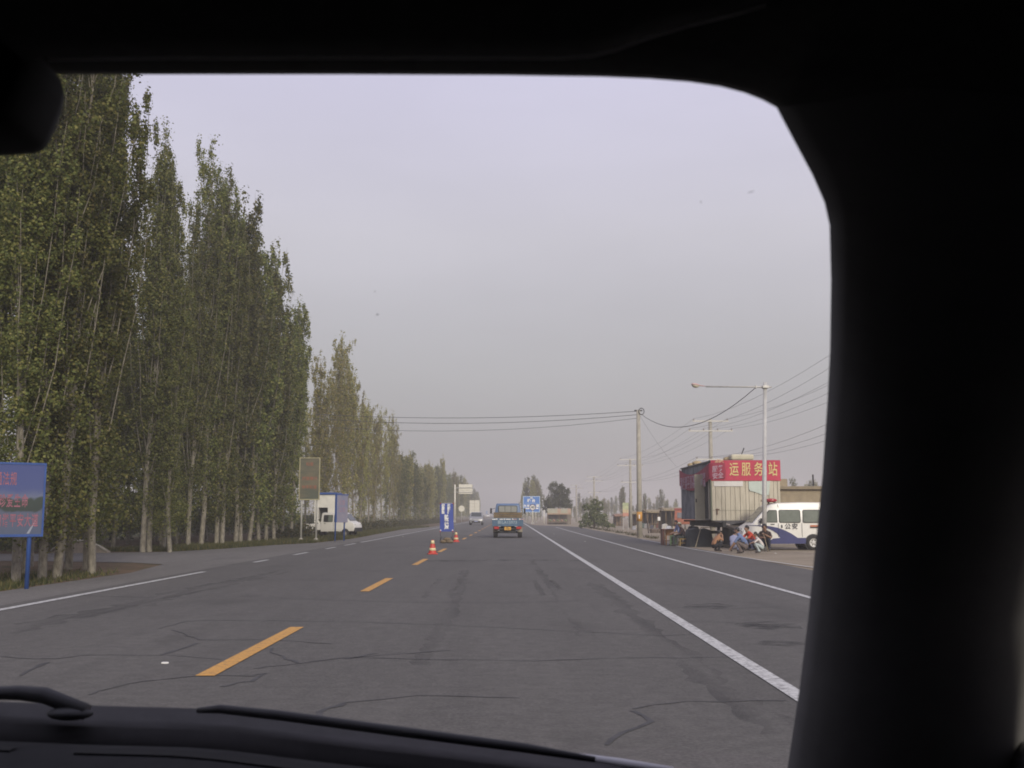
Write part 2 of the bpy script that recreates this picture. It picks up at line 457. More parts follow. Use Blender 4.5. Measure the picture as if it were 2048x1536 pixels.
for px, w in [
    ([(174, 1389), (195, 1382), (256, 1367), (325, 1358), (393, 1352), (506, 1351), (533, 1346)], 0.05),
    ([(451, 1373), (478, 1365), (502, 1363), (530, 1346)], 0.10),
    ([(509, 1337), (533, 1334), (601, 1325), (697, 1315), (900, 1300)], 0.05),
    ([(601, 1325), (574, 1317), (553, 1308), (540, 1301), (541, 1296)], 0.09),
    ([(318, 1257), (376, 1242), (444, 1240), (697, 1243), (900, 1250), (1100, 1260), (1325, 1271), (1387, 1269)], 0.045),
    ([(342, 1260), (403, 1279), (533, 1279), (666, 1287)], 0.05),
    ([(393, 1286), (325, 1310)], 0.09),
    ([(0, 1313), (68, 1318), (113, 1317), (164, 1310), (325, 1310), (444, 1318)], 0.04),
    ([(102, 1324), (68, 1336), (44, 1351)], 0.10),
    ([(600, 1326), (688, 1315), (859, 1318), (1066, 1321), (1273, 1315), (1500, 1315)], 0.045),
    ([(688, 1317), (720, 1312), (755, 1306)], 0.08),
    ([(688, 1406), (833, 1390), (1040, 1396)], 0.05),
    ([(636, 1432), (655, 1416), (688, 1406)], 0.12),
    ([(1273, 1418), (1299, 1409), (1376, 1403), (1573, 1401)], 0.045),
    ([(1273, 1421), (1294, 1442), (1242, 1465), (1221, 1490)], 0.11),
    ([(1250, 1205), (1400, 1218), (1560, 1214)], 0.05), ([(1330, 1240), (1480, 1246), (1600, 1240)], 0.045),
    ([(560, 1196), (760, 1203), (1010, 1206), (1160, 1201)], 0.06), ([(150, 1190), (330, 1196), (520, 1192)], 0.06),
    ([(420, 1158), (640, 1160), (800, 1157)], 0.07), ([(1180, 1160), (1330, 1166), (1500, 1176)], 0.06),
]:
    crack(px, w * 0.5)
for px, w in [([(0, 1267), (120, 1237), (246, 1216), (342, 1189), (478, 1161), (600, 1137)], 0.55),
              ([(1185, 1165), (1325, 1277), (1428, 1370), (1573, 1468)], 0.30),
              ([(150, 1237), (300, 1200), (450, 1172)], 0.3), ([(854, 1122), (1000, 1120), (1159, 1121)], 0.9),
              ([(1060, 1120), (1110, 1180), (1180, 1280)], 0.2), ([(930, 1140), (905, 1220), (840, 1330)], 0.2)]:
    crack(px, w, RUT, 0.0022, 0.03, 'wheel_rut')
for px, w in [([(880, 1158), (848, 1196)], 0.13), ([(921, 1158), (898, 1191)], 0.14), ([(1068, 1160), (1087, 1191)], 0.12), ([(1102, 1160), (1128, 1184)], 0.12)]:
    crack(px, w, RUT, 0.003, 0.01, 'skid_mark')
for u, v, rx_, ry_ in ((1547, 1251, 0.45, 0.5), (1557, 1287, 0.3, 0.25), (1418, 1212, 0.4, 0.5), (1515, 1252, 0.3, 0.3)):
    c = G(u, v, 0.0025); a_ = np.linspace(0, 2 * math.pi, 14)[:-1]
    MB().sheet([(c.x + rx_ * math.cos(t) * rs.uniform(.6, 1.2), c.y + ry_ * math.sin(t) * rs.uniform(.6, 1.2), 0.0025) for t in a_]).build('oil_patch', OIL, road)
for u, v in ((330, 1327), (1170, 1083), (1108, 1068), (806, 1073), (1551, 1107)):
    c = G(u, v)
    tag(MB().prism([(-.03, -.015), (.01, -.022), (.034, 0), (.015, .022), (-.026, .02)], 0, 0.012, lambda a, b_, t: (c.x + a, c.y + b_, t + 0.001)).build('litter_scrap', WHITE),
        {330: 'small pale litter scrap beside the yellow centre dash', 1170: 'white litter scrap on the paved strip beyond the lane line', 1108: 'tiny pale scrap on the asphalt short of the leafy bush',
         806: 'white litter scrap by the edge line near the white pickup', 1551: 'white litter scrap on the sand beside the wooden stick'}[u], 'litter')

# ------------------------------------------------------------------ trees
def mesh_quads(name, V):      # V: (n,4,3)
    n = len(V); me = bpy.data.meshes.new(name)
    me.vertices.add(n * 4); me.vertices.foreach_set('co', V.reshape(-1).astype(np.float32))
    me.loops.add(n * 4); me.loops.foreach_set('vertex_index', np.arange(n * 4, dtype=np.int32))
    me.polygons.add(n); me.polygons.foreach_set('loop_start', np.arange(0, n * 4, 4, dtype=np.int32))
    me.polygons.foreach_set('loop_total', np.full(n, 4, dtype=np.int32))
    me.update(); return me
def leaf_quads(c, size, r_, up=0.0, out=None):
    n = len(c)
    nrm = r_.normal(size=(n, 3)); nrm[:, 2] += up
    if out is not None: nrm = nrm * 0.55 + out      # leaves of a clump face outward
    nrm /= np.linalg.norm(nrm, axis=1, keepdims=True)
    a = np.cross(nrm, r_.normal(size=(n, 3))); a /= np.linalg.norm(a, axis=1, keepdims=True)
    b_ = np.cross(nrm, a)
    s = (size * r_.uniform(0.65, 1.35, n))[:, None]
    a *= s; b_ *= s * 0.78
    return np.stack([c + a, c + b_ * 1.0 - a * 0.15, c - a * 0.9, c - b_ - a * 0.15], 1)

def poplar(seed, H, Rr, hb, nb, per, ls, spread=0.15, rad0=None, low=0.25, nseg=6):
    """trunk + steep ascending limbs, leaves in clumps along each limb"""
    r_ = np.random.default_rng(seed)
    tb = MB()
    rad0 = rad0 or 0.0072 * H
    wob = r_.normal(0, 0.05, (12, 2)).cumsum(0) * 0.8
    hs = np.linspace(0, H * 0.96, 12)
    lean = r_.uniform(-0.014, 0.014, 2)
    tp = np.column_stack([wob[:, 0] + lean[0] * hs, wob[:, 1] + lean[1] * hs, hs]); tp[0, :2] = 0
    tb.tube([tp[0] - np.array([0, 0, .12])] + list(tp), [rad0 * 1.35] + list(rad0 * (1 - hs / H * 0.93)), 7)
    C = []; N_ = []
    def clump(q, n, sig):
        d = r_.normal(0, 1, (n, 3)); C.append(q + d * np.array(sig)); N_.append(d)
    def at(h): return np.array([np.interp(h, hs, tp[:, 0]), np.interp(h, hs, tp[:, 1]), h])
    az = r_.uniform(0, 6.28)
    for i in range(nb):
        t = (i + r_.uniform(0, 1)) / nb
        h0 = hb + (H * 0.86 - hb) * t ** 1.15
        az += 2.4 + r_.normal(0, 0.35)
        L = min((H - h0) * r_.uniform(0.36, 0.92), H * 0.5) + 0.4
        he = (h0 + L) / H
        f = np.interp(he, [0.0, 0.3, 0.5, 0.75, 0.92, 1.02], [0.6, 1.0, 1.0, 0.88, 0.66, 0.42])
        re = Rr * f * r_.uniform(0.35, 1.12)
        ss = np.linspace(0, 1, nseg)
        rr = re * (1 - (1 - ss) ** 1.7)
        az2 = az + r_.normal(0, 0.15)
        p0 = at(h0)
        bp = np.column_stack([p0[0] + rr * math.cos(az2), p0[1] + rr * math.sin(az2), h0 + L * ss])
        bp[1:, :2] += r_.normal(0, 0.045, (nseg - 1, 2))
        tb.tube(list(bp), list(rad0 * 0.17 * (1 - h0 / H * 0.7) * (1 - 0.9 * ss) + 0.004), 4, False)
        nc = max(3, int(L / 0.36))
        for s_ in r_.uniform(0.10, 1.02, nc):
            q = np.array([np.interp(s_, ss, bp[:, k]) for k in range(3)])
            w = spread * (1.15 - 0.62 * s_)
            q = q + r_.normal(0, 1, 3) * np.array([w * 1.2, w * 1.2, 0.12])
            n = max(2, int(per * r_.uniform(0.25, 2.1)))
            clump(q, n, [w * 0.72, w * 0.72, 0.17])
    # leader and low shoots
    for h in np.linspace(hb + 0.5, H, int(H * 1.6)):
        q = at(min(h, H * 0.955)); q[2] = h; n = int(per * (0.35 + 0.5 * (h > H * .8))); w = 0.12 if h > H * 0.7 else 0.26
        clump(q, n, [w, w, 0.2])
    for k in range(int(low * 26)):
        h = r_.uniform(1.1, hb + 1.2); a = r_.uniform(0, 6.28); q = at(h) + np.array([math.cos(a), math.sin(a), 0.2]) * r_.uniform(0.15, 0.75)
        clump(q, int(per * .9), [.2, .2, .28])
    C = np.concatenate(C); N_ = np.concatenate(N_)
    return tb, mesh_quads('poplar_crown', leaf_quads(C, ls, r_, 0.2, N_))

VAR = {}
def variant(kind, k):
    if (kind, k) in VAR: return VAR[(kind, k)]
    s = hash((kind == 'near', kind == 'mid', kind == 'sparse', k)) % 9973 + k * 17
    s = {'near': 100, 'mid': 200, 'sparse': 300, 'far': 400}[kind] + k
    if kind == 'near':    # unit trees built 15 m high
        tb, cm = poplar(s, 15, 0.95 + 0.22 * (k % 3), 2.0, 34, 60, 0.040, 0.145, low=1.1 + 0.5 * (k % 2))
        lm = LEAF_G
    elif kind == 'mid':
        tb, cm = poplar(s, 15, 1.15 + 0.2 * (k % 3), 1.9, 28, 32, 0.062, 0.16, low=1.3)
        lm = LEAF_G
    elif kind == 'sparse':
        tb, cm = poplar(s, 15, 1.25 + 0.3 * (k % 2), 2.2, 30, 22, 0.058, 0.125, low=0.6)
        lm = LEAF_Y
    else:
        tb, cm = poplar(s, 15, 1.15 + 0.25 * (k % 2), 1.5, 24, 13, 0.10, 0.17, low=0.8, nseg=4)
        lm = LEAF_G if k % 2 else LEAF_Y
    tm = tb.mesh('poplar_trunk'); tm.polygons.foreach_set('use_smooth', [True] * len(tm.polygons))
    tm.materials.append(BARK); cm.materials.append(lm)
    VAR[(kind, k)] = (tm, cm); return VAR[(kind, k)]
tree_rng = random.Random(11)
def plant(kind, k, x, y, H, label, group, z=-0.03):
    tm, cm = variant(kind, k)
    t = thing('poplar_tree', label, 'tree', (x, y, z), tree_rng.uniform(0, 6.28), group)
    w = (H / 15) ** 0.5
    for nm, me in (('trunk', tm), ('crown', cm)):
        o = link_mesh(nm, me, None, t); o.scale = (w, w, H / 15)
    return t

LA = 'tall dark green poplar on the brown soil beside the blue billboard'
GA = 'poplars beside the billboard'
LB = 'tall green poplar in the dense row between the side road and the white pickup'
GB = 'poplars between side road and pickup'
LC = 'yellowing thin-leaved poplar in the row just past the white pickup'
GC = 'yellowing poplars past the pickup'
LD = 'hazy poplar in the distant row behind the cantilever sign'
GD = 'distant poplars behind the cantilever sign'
def topz(u, v, Y): return P(u, v, Y).z
# group A: trunks read from the picture (u, v of the foot, u and v of the top)
for i, (u, v, H) in enumerate([(32, 1165, 12.5), (84, 1158, 13.0), (113, 1156, 14.5), (137, 1137, 15.0), (173, 1137, 14.2), (184, 1146, 13.8), (-30, 1160, 14), (-80, 1150, 13)]):
    p = G(u, v); plant('near', i % 6, p.x, p.y, H, LA, GA)
for i, (x, y, H) in enumerate([(-11.8, 26.0, 12.0), (-12.9, 24.5, 13), (-14.0, 27.5, 14.5), (-13.2, 29.3, 12.5), (-15.8, 30.2, 14.0), (-15.2, 25.5, 12), (-16.8, 28.2, 14.5), (-18.4, 31, 14)]):
    plant('near', (i + 2) % 6, x, y, H, 'half hidden poplar standing behind the trunks beside the blue billboard', GA)
# group B
for i, (u, v, tv) in enumerate([(285, 1104, 250), (298, 1103, 330), (327, 1101, 520), (340, 1104, 560), (376, 1094, 400), (402, 1092, 285), (433, 1091, 350), (444, 1091, 430), (471, 1087, 385), (481, 1086, 450),
                                (498, 1085, 470), (518, 1083, 560), (532, 1080, 480), (548, 1080, 590), (565, 1078, 660), (582, 1076, 600)]):
    p = G(u, v); d = p.y
    H = topz(u + 25, tv, d) * 1.0
    plant('near' if d < 50 else 'mid', i % 6, p.x, p.y, H, {0: 'tall narrow poplar at the corner of the side road, first of the dense row', 5: 'tallest poplar of the dense row, its spire above all neighbours', 15: 'last poplar of the dense row, just behind the olive notice board'}.get(i, LB), GB)
for i in range(30):
    y = 40 + i * 1.25; x = -15.6 - tree_rng.uniform(0, 1.6) - (i % 2) * 2.4
    H = interp(y, [(40, 12.2), (50, 12.6), (60, 12.0), (78, 11.5)]) + tree_rng.uniform(-2.6, 0.6)
    plant('mid', i % 6, x, y, H, 'poplar in the second line, showing behind the front trunks of the dense row', GB)
for i in range(14):
    plant('mid', (i + 3) % 6, -21 - tree_rng.uniform(0, 3), 33 + i * 3.2, 11.5 + tree_rng.uniform(-1.5, 1), 'rear poplar at the field side, deep behind the dense row', GB)
# group C: past the pickup
for i, (u, Y, tv) in enumerate([(640, 82, 705), (655, 84, 760), (672, 88, 690), (688, 92, 665), (700, 94, 720), (712, 97, 760), (725, 100, 790), (742, 112, 800), (752, 116, 830), (768, 124, 815), (784, 128, 822), (792, 136, 860)]):
    p = P(u - 4, 1040, Y); plant('sparse', i % 4, p.x, Y, topz(u, tv, Y), 'tallest yellowing poplar past the white pickup' if i == 3 else LC, GC)
for i in range(9):
    Y = 80 + i * 6.6; plant('sparse', (i + 1) % 4, -16.5 - tree_rng.uniform(0, 2.5), Y, interp(Y, [(80, 11.5), (95, 11.5), (136, 9.5)]) + tree_rng.uniform(-1.5, .5), 'yellowing poplar showing behind the thin-leaved row past the pickup', GC)
# group D: far left row
for i in range(84):
    Y = 140 + i * 1.9 + (i ** 1.7) * 0.10
    x = -13.6 - tree_rng.uniform(0, 2.2) - (i % 3 == 0) * 2.5
    H = interp(Y, [(140, 9.2), (190, 10.6), (260, 12.2), (400, 11.5)]) + tree_rng.uniform(-2.4, 1.0)
    if i % 11 == 4: H += 1.5
    plant('far', i % 4, x, Y, H, LD, GD)
# right side
LE = 'hazy poplar in the clump behind the blue road sign'
for i, (u, Y, tv) in enumerate([(1050, 262, 963), (1056, 250, 952), (1063, 246, 955), (1069, 256, 950), (1075, 250, 958), (1081, 262, 968), (1046, 300, 985), (1038, 400, 1005), (1030, 480, 1012)]):
    p = P(u, 1030, Y); plant('far', i % 4, p.x, Y, topz(u, tv, Y), LE, 'poplars behind the blue road sign')
LF = 'pale hazy poplar on the horizon behind the market stalls'
rf = random.Random(5)
us = list(np.linspace(1142, 1352, 44)) + [1569, 1588, 1618, 1624, 1632, 1700, 1760]
for i, u in enumerate(us):
    u = u + rf.uniform(-3, 3); Y = rf.uniform(250, 370)
    tv = 1000 + rf.uniform(-9, 14) - (8 if i % 7 == 3 else 0)
    if abs(u - 1245) < 3: tv = 972; Y = 250
    if abs(u - 1322) < 3: tv = 977; Y = 250
    if u > 1500: tv = rf.uniform(948, 966); Y = 190
    p = P(u, 1035, Y); plant('far', i % 4, p.x, Y, max(4, topz(u, tv, Y)), LF, 'poplars on the horizon behind the stalls')

def leafy(name, label, cat, loc, blobs, n, ls, lm, trunk=None, group=None, seed=1, crown_name='crown'):
    r_ = np.random.default_rng(seed); t = thing(name, label, cat, loc, 0, group)
    C = []
    tot = sum(b[3] ** 2 for b in blobs)
    for bx, by, bz, br in blobs:
        k = int(n * br ** 2 / tot); nc = max(6, k // 22)
        d = r_.normal(size=(nc, 3)); d /= np.linalg.norm(d, axis=1, keepdims=True)
        cc = np.array([bx, by, bz]) + d * br * r_.uniform(0.35, 1.08, (nc, 1)) ** 0.6 * np.array([1, 1, .9])
        C.append(np.repeat(cc, 22, 0) + r_.normal(0, br * 0.13, (nc * 22, 3)))
    C = np.concatenate(C); C = C[C[:, 2] > 0.02]
    me = mesh_quads(crown_name, leaf_quads(C, ls, r_, 0.4))
    link_mesh(crown_name, me, lm, t)
    if trunk:
        tb = MB()
        for pts, rd_ in trunk: tb.tube(pts, rd_, 6)
        tb.build('trunk', BARK2, t, True)
    return t
c = G(1116, 1046.3)
leafy('round_tree', 'dark round-crowned tree over the cream awning stall', 'tree', (c.x, c.y, -0.03),
      [(-1.0, 0, 3.4, 1.3), (0.5, .4, 3.9, 1.5), (-.3, 0, 5.7, 1.2), (1.4, 0, 3.1, 1.0), (-1.5, .3, 2.5, .9), (.9, 0, 5.0, 1.0)], 9000, 0.10, LEAF_D,
      [([(0, 0, 0), (.1, 0, 1.5), (0, 0, 3.2), (-.2, 0, 5)], [.2, .16, .1, .03]), ([(.1, 0, 1.5), (1, 0, 2.9), (1.5, .1, 3.6)], [.1, .06, .02]), ([(.05, 0, 1.6), (-1, 0, 2.6), (-1.6, .1, 3.5)], [.1, .06, .02])], seed=21)
c = G(1188, 1057)
leafy('roadside_bush', 'loose grey green bush at the road edge before the market stalls', 'bush', (c.x, c.y, -0.03),
      [(-.5, 0, 1.0, .75), (.5, .2, .9, .8), (0, 0, 1.9, .65), (-.8, .2, 2.2, .4), (.6, 0, 2.3, .5), (.1, .1, 2.75, .35), (1.3, 0, .45, .45), (-1.1, 0, .5, .45), (1.9, -.1, .25, .3)], 6500, 0.07, LEAF_B,
      [([(0, 0, 0), (-.3, 0, 1.2), (-.7, .1, 2.4)], [.05, .035, .01]), ([(0, 0, 0), (.3, .1, 1.4), (.6, 0, 2.6)], [.05, .035, .01]), ([(0, 0, 0), (.05, 0, 1.6), (.1, .1, 2.9)], [.05, .03, .01])], seed=22)
# undergrowth behind and between the trunks
def scatter(name, n, ls, lm, gen, seed, blade=False):
    r_ = np.random.default_rng(seed); C = gen(r_, n)
    if blade:
        m_ = len(C); a = r_.uniform(0, 6.28, m_); h = ls * r_.uniform(0.4, 1.5, m_); w = 0.012 + 0.012 * r_.random(m_)
        dx = np.stack([np.cos(a) * w, np.sin(a) * w, np.zeros(m_)], 1)
        tip = np.stack([r_.normal(0, .3, m_) * h, r_.normal(0, .3, m_) * h, h], 1)
        V = np.stack([C - dx, C + dx, C + tip * .98 + dx * .15, C + tip], 1)
    else: V = leaf_quads(C, ls, r_, 0.3)
    return link_mesh(name, mesh_quads(name, V), lm, None, 'stuff')
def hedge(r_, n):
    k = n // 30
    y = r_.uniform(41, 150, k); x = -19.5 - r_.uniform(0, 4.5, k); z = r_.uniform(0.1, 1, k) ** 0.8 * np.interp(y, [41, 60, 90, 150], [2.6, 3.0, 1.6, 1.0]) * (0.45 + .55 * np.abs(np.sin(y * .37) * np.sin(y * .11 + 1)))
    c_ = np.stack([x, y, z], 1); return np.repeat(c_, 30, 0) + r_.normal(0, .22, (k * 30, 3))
def hedge2(r_, n):
    k = n // 30
    x = r_.uniform(-34, -17, k); y = 33 + r_.normal(0, 2.5, k) + (x + 17) * -0.6; z = r_.uniform(0.05, 1, k) * np.interp(np.abs(x + 24), [0, 3, 12], [0.4, 1.2, 2.6])
    c_ = np.stack([x, y + 8, z], 1); return np.repeat(c_, 30, 0) + r_.normal(0, .2, (k * 30, 3))
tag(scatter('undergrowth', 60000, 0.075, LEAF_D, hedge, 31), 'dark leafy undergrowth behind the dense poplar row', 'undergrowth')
tag(scatter('field_shrubs', 16000, 0.07, LEAF_B, hedge2, 32), 'low green scrub in the field beyond the side road', 'scrub')
def verge(r_, n):
    y = 41 + 80 * r_.random(n) ** 1.5; xe = np.interp(y, [p[0] for p in pts_out2], [p[1] for p in pts_out2]); x = xe - 0.15 - np.abs(r_.normal(0, 1.6, n))
    return np.stack([x, y, np.full(n, -0.022)], 1)
def verge2(r_, n):
    y = r_.uniform(15, 29, n); x = -9.5 - np.abs(r_.normal(0, 2.4, n)); ok = (r_.random(n) < np.clip((27 - y) / 8, 0, 1))
    return np.stack([x, y, np.full(n, -0.022)], 1)[ok]
tag(scatter('verge_grass', 42000, 0.15, GRASS, verge, 33, True), 'short dark green grass at the feet of the poplar row', 'grass')
tag(scatter('soil_grass', 16000, 0.10, GRASS, verge2, 34, True), 'thin grass on the brown soil by the billboard post', 'grass')
def verge3(r_, n):
    k = n // 14; y = 60 + 160 * r_.random(k) ** 1.2; x = -12.0 - np.abs(r_.normal(0, 1.2, k)); c_ = np.stack([x, y, r_.uniform(0.02, 1, k) ** 2 * .75 * (0.35 + .65 * np.abs(np.sin(y * .21)))], 1)
    return np.repeat(c_, 14, 0) + r_.normal(0, .16, (k * 14, 3))
tag(scatter('roadside_scrub', 26000, 0.085, GRASS, verge3, 35), 'brownish scrub along the foot of the far poplar row', 'scrub')
def verge4(r_, n):
    y = r_.uniform(60, 130, n); x = 8.3 + np.abs(r_.normal(0, .5, n)); ok = r_.random(n) < 0.5 + 0.5 * np.sin(y * .7)
    return np.stack([x, y, np.full(n, -0.022)], 1)[ok]
tag(scatter('sand_grass', 2200, 0.14, GRASS, verge4, 36, True), 'sparse dry grass on the sand at the road edge', 'grass')

#PART2
# ------------------------------------------------------------------ the car the picture is taken from
XC = -0.38                                            # middle of the car; the camera sits on its right seat
TRIM = mat('dark_cabin_trim', (0.14, 0.137, 0.133), 0.85, var=0.05, scale=30, spec=0.15)
LINER = mat('headliner_cloth', (0.05, 0.049, 0.046), 0.95, var=0.12, scale=80, spec=0.1)
COWLM = mat('cowl_plastic', (0.034, 0.033, 0.034), 0.8, var=0.12, scale=30, spec=.2)
CARP = mat('silver_car_paint', (0.30, 0.30, 0.31), 0.35, metal=0.5)
SEAL = mat('black_rubber_seal', (0.006, 0.006, 0.006), 0.8, spec=0.2)
car = thing('passenger_car', 'dark car interior framing the road: roof lining, windscreen pillar, dashboard', 'car', (XC, 0, 0))
def mir(p): return Vector((2 * XC - p[0], p[1], p[2]))
PIL = [(1400, -60, .50), (1490, 80, .555), (1530, 170, .585), (1553, 215, .60), (1590, 285, .62), (1625, 350, .64), (1649, 405, .66), (1659, 450, .68), (1662, 560, .73), (1660, 700, .79),
       (1655, 800, .83), (1645, 950, .88), (1630, 1100, .93), (1617, 1230, .97), (1600, 1370, 1.0), (1575, 1536, 1.04), (1545, 1760, 1.09)]
PILP = [P(*q) for q in PIL]
SECT = [(.10, .10), (.035, .06), (.012, .022), (0, 0), (.006, -.018), (.018, -.034), (.04, -.050), (.075, -.062), (.12, -.068), (.17, -.062), (.21, -.045), (.23, 0), (.22, .08)]
rings = [[(p.x + a, p.y + b_, p.z) for a, b_ in SECT] for p in PILP]
MB().rings(rings).build('windscreen_pillar', TRIM, car, True, world=True)
MB().rings([[tuple(mir(q)) for q in r_] for r_ in rings]).build('windscreen_pillar', TRIM, car, True, world=True)
# door-side trim strip beyond the pillar
rings = [[(p.x + .235 + a, p.y - .02 + b_, p.z) for a, b_ in ((0, .04), (.0, -.02), (.03, -.045), (.08, -.05), (.12, -.03), (.13, .04))] for p in PILP]
MB().rings(rings).build('door_frame', TRIM, car, True, world=True)
MB().rings([[tuple(mir(q)) for q in r_] for r_ in rings]).build('door_frame', TRIM, car, True, world=True)
# roof lining: edge of the windscreen opening, then back over the cabin
def bulge(x, half=.53): return max(0, 1 - ((x - XC) / half) ** 2)
right = []
for u, v in ((1553, 215), (1525, 200), (1490, 186), (1440, 173), (1380, 164), (1300, 157.5), (1200, 153.5), (1000, 150.5), (700, 149), (400, 149), (100, 149), (-50, 149), (-160, 149)):
    Y = .60
    for _ in range(4): Y = .60 + .07 * bulge(P(u, v, Y).x)
    right.append(P(u, v, Y))
right = [p for p in right if p.x > XC]
corner = right[0]
ext = [Vector((corner.x + d, corner.y - .01, corner.z + dz)) for d, dz in ((.33, -.10), (.26, -.05), (.16, -.01), (.06, .0))]
half = ext + right
allp = half + [mir(p) for p in half[::-1]]
HSEC = [(0, 0), (-.02, -.006), (-.06, -.008), (-.12, .004), (-.25, .02), (-.7, .03), (-1.7, .02), (-2.1, -.06), (-2.15, .0), (-1.75, .075), (-.7, .09), (-.25, .08), (-.03, .045), (.015, .018)]
MB().rings([[(p.x, p.y + a, p.z + b_) for a, b_ in HSEC] for p in allp]).build('roof_lining', LINER, car, True, world=True)
# sun visor folded up
vis = [(60, 112), (100, 107), (350, 105), (700, 104), (1000, 104.5), (1120, 105), (1180, 101), (1230, 89), (1290, 66), (1370, 42), (1460, 20), (1560, -10)]
VS = [(0, 0), (.004, .007), (.0, .014), (-.02, .018), (-.19, .034), (-.20, .026), (-.19, .014), (-.03, -.006), (-.008, -.006)]
MB().rings([[(p.x, p.y + a, p.z + b_) for a, b_ in VS] for p in [P(u, v, .50) for u, v in vis]]).build('sun_visor', LINER, car, True, world=True)
MB().tube([P(u, v + 3, .504) for u, v in vis[1:]], .003, 6).build('visor_edge_highlight', mat('visor_edge_highlight', (.8, .78, .72), .7), car, True, world=True)  # thin pale tube imitates the light caught by the visor's front edge
# rear-view mirror
out = [(-420, 60), (-430, 170), (-410, 262), (-360, 288), (-20, 274), (18, 270), (40, 263), (52, 250), (66, 218), (84, 172), (92, 140), (86, 118), (60, 100), (0, 74), (-250, 48), (-380, 44)]
rings = []
for Y, k in ((.505, .93), (.512, .98), (.525, 1.0), (.548, .99), (.562, .90)):
    q = [P(u, v, .525) for u, v in out]; ctr = sum(q, Vector()) / len(q)
    rings.append([(ctr.x + (p.x - ctr.x) * k, Y, ctr.z + (p.z - ctr.z) * k) for p in q])
rm = MB().rings(rings).build('rear_view_mirror', SEAL, car, True, world=True, bevel=.002)
q = P(-150, 150, .55)
MB().tube([(q.x, .55, q.z), (q.x, .60, q.z + .03), (q.x, .655, q.z + .06)], .013, 8).build('mirror_stem', BLACK, car, True, world=True)
# windscreen base line, cowl, dashboard
VC = [(-1300, 1440), (-700, 1404), (-400, 1396), (0, 1403), (180, 1411), (420, 1417), (700, 1452), (1000, 1487), (1150, 1508), (1330, 1540), (1580, 1600)]
def baseY(x): return 1.05 + .12 * max(0, 1 - ((x - XC) / .70) ** 2)
def line(dv, dy):
    r_ = []
    for u in list(range(-1300, 1581, 80)):
        v = interp(u, VC) + dv; Y = 1.1
        for _ in range(4): Y = baseY(P(u, v, Y).x) + dy
        r_.append(P(u, v, Y))
    return r_
ct, cb = line(0, .10), line(43, .012)
MB().rings([[tuple(p) for p in ct], [(p.x, p.y - .02, p.z + .0015) for p in ct], [tuple(a.lerp(b_, .55) + Vector((0, 0, -.002))) for a, b_ in zip(ct, cb)], [tuple(p) for p in cb], [(p.x, p.y - .005, p.z - .03) for p in cb], [(p.x, p.y, p.z - .09) for p in ct]], closed=False).build('windscreen_cowl', COWLM, car, True, world=True)
db = line(76, -.03)
rows = [[(p.x, p.y + a, p.z + b_) for p in db] for a, b_ in ((.012, -.04), (.004, -.008), (-.006, 0), (-.04, .004), (-.10, .005), (-.2, .004), (-.30, -.006), (-.36, -.03), (-.38, -.10), (-.36, -.35))]
dash = MB().rings(rows, closed=False).build('dashboard', mat('dash_plastic', (.016, .016, .017), .9, var=.15, scale=50, spec=.12), car, True, world=True)
for u0, u1 in ((-420, 40), (165, 700), (820, 1180)):
    top, bot = [], []
    for u in np.linspace(u0, u1, 12):
        i = min(range(len(db)), key=lambda k: abs(P(u, interp(u, VC) + 80, db[k].y).x - db[k].x))
        x = P(u, interp(u, VC) + 80, db[i].y - .05).x
        yb = float(np.interp(x, [p.x for p in db], [p.y for p in db])); zb = float(np.interp(x, [p.x for p in db], [p.z for p in db]))
        top.append((x, yb - .052, zb + .0065)); bot.append((x, yb - .072, zb + .0065))
    MB().rings([top, bot, [(a, b_, c_ - .004) for a, b_, c_ in bot]], closed=False).build('defroster_slot', SEAL, dash)
    bpy.data.objects[-1] if False else None
for o in dash.children:
    for v in o.data.vertices: v.co.x -= XC
# windscreen pane, with dust and a few dead insects on it
def glass_mat():
    m = bpy.data.materials.new('windscreen_glass'); m.use_nodes = True
    n, l = m.node_tree.nodes, m.node_tree.links; n.clear()
    o = n.new('ShaderNodeOutputMaterial'); t = n.new('ShaderNodeBsdfTransparent'); t.inputs[0].default_value = (.975, .985, .975, 1)
    gl = n.new('ShaderNodeBsdfGlossy'); gl.inputs['Roughness'].default_value = 0.02
    lw = n.new('ShaderNodeValue'); lw.outputs[0].default_value = .0
    d = n.new('ShaderNodeBsdfTranslucent'); d.inputs[0].default_value = (.35, .33, .30, 1)
    tcx = n.new('ShaderNodeTexCoord'); nz = n.new('ShaderNodeTexNoise'); nz.inputs['Scale'].default_value = 9; nz.inputs['Detail'].default_value = 5
    l.new(tcx.outputs['Object'], nz.inputs['Vector'])
    mr = n.new('ShaderNodeMapRange'); mr.inputs[1].default_value = .3; mr.inputs[2].default_value = .7; mr.inputs[3].default_value = .003; mr.inputs[4].default_value = .009
    l.new(nz.outputs['Fac'], mr.inputs[0])
    m1 = n.new('ShaderNodeMixShader'); l.new(lw.outputs[0], m1.inputs[0]); l.new(t.outputs[0], m1.inputs[1]); l.new(gl.outputs[0], m1.inputs[2])
    m2 = n.new('ShaderNodeMixShader'); l.new(mr.outputs[0], m2.inputs[0]); l.new(m1.outputs[0], m2.inputs[1]); l.new(d.outputs[0], m2.inputs[2])
    l.new(m2.outputs[0], o.inputs['Surface']); return m
rows = []
for p in PILP[1:-1]:
    tz_ = max(0, min(1, (p.z - 1.45) / .19))
    Rp = Vector((p.x + .03, p.y + .035, p.z)); hw = Rp.x - XC
    rows.append([(XC + hw * s, Rp.y + (.075 + .045 * max(0, (1.5 - p.z))) * (1 - s * s), Rp.z + (.008 + .10 * tz_) * (1 - s * s)) for s in np.linspace(1, -1, 17)])
GLZ = bpy.context
ws = MB().rings(rows, closed=False).build('windscreen', glass_mat(), car, True, world=True)
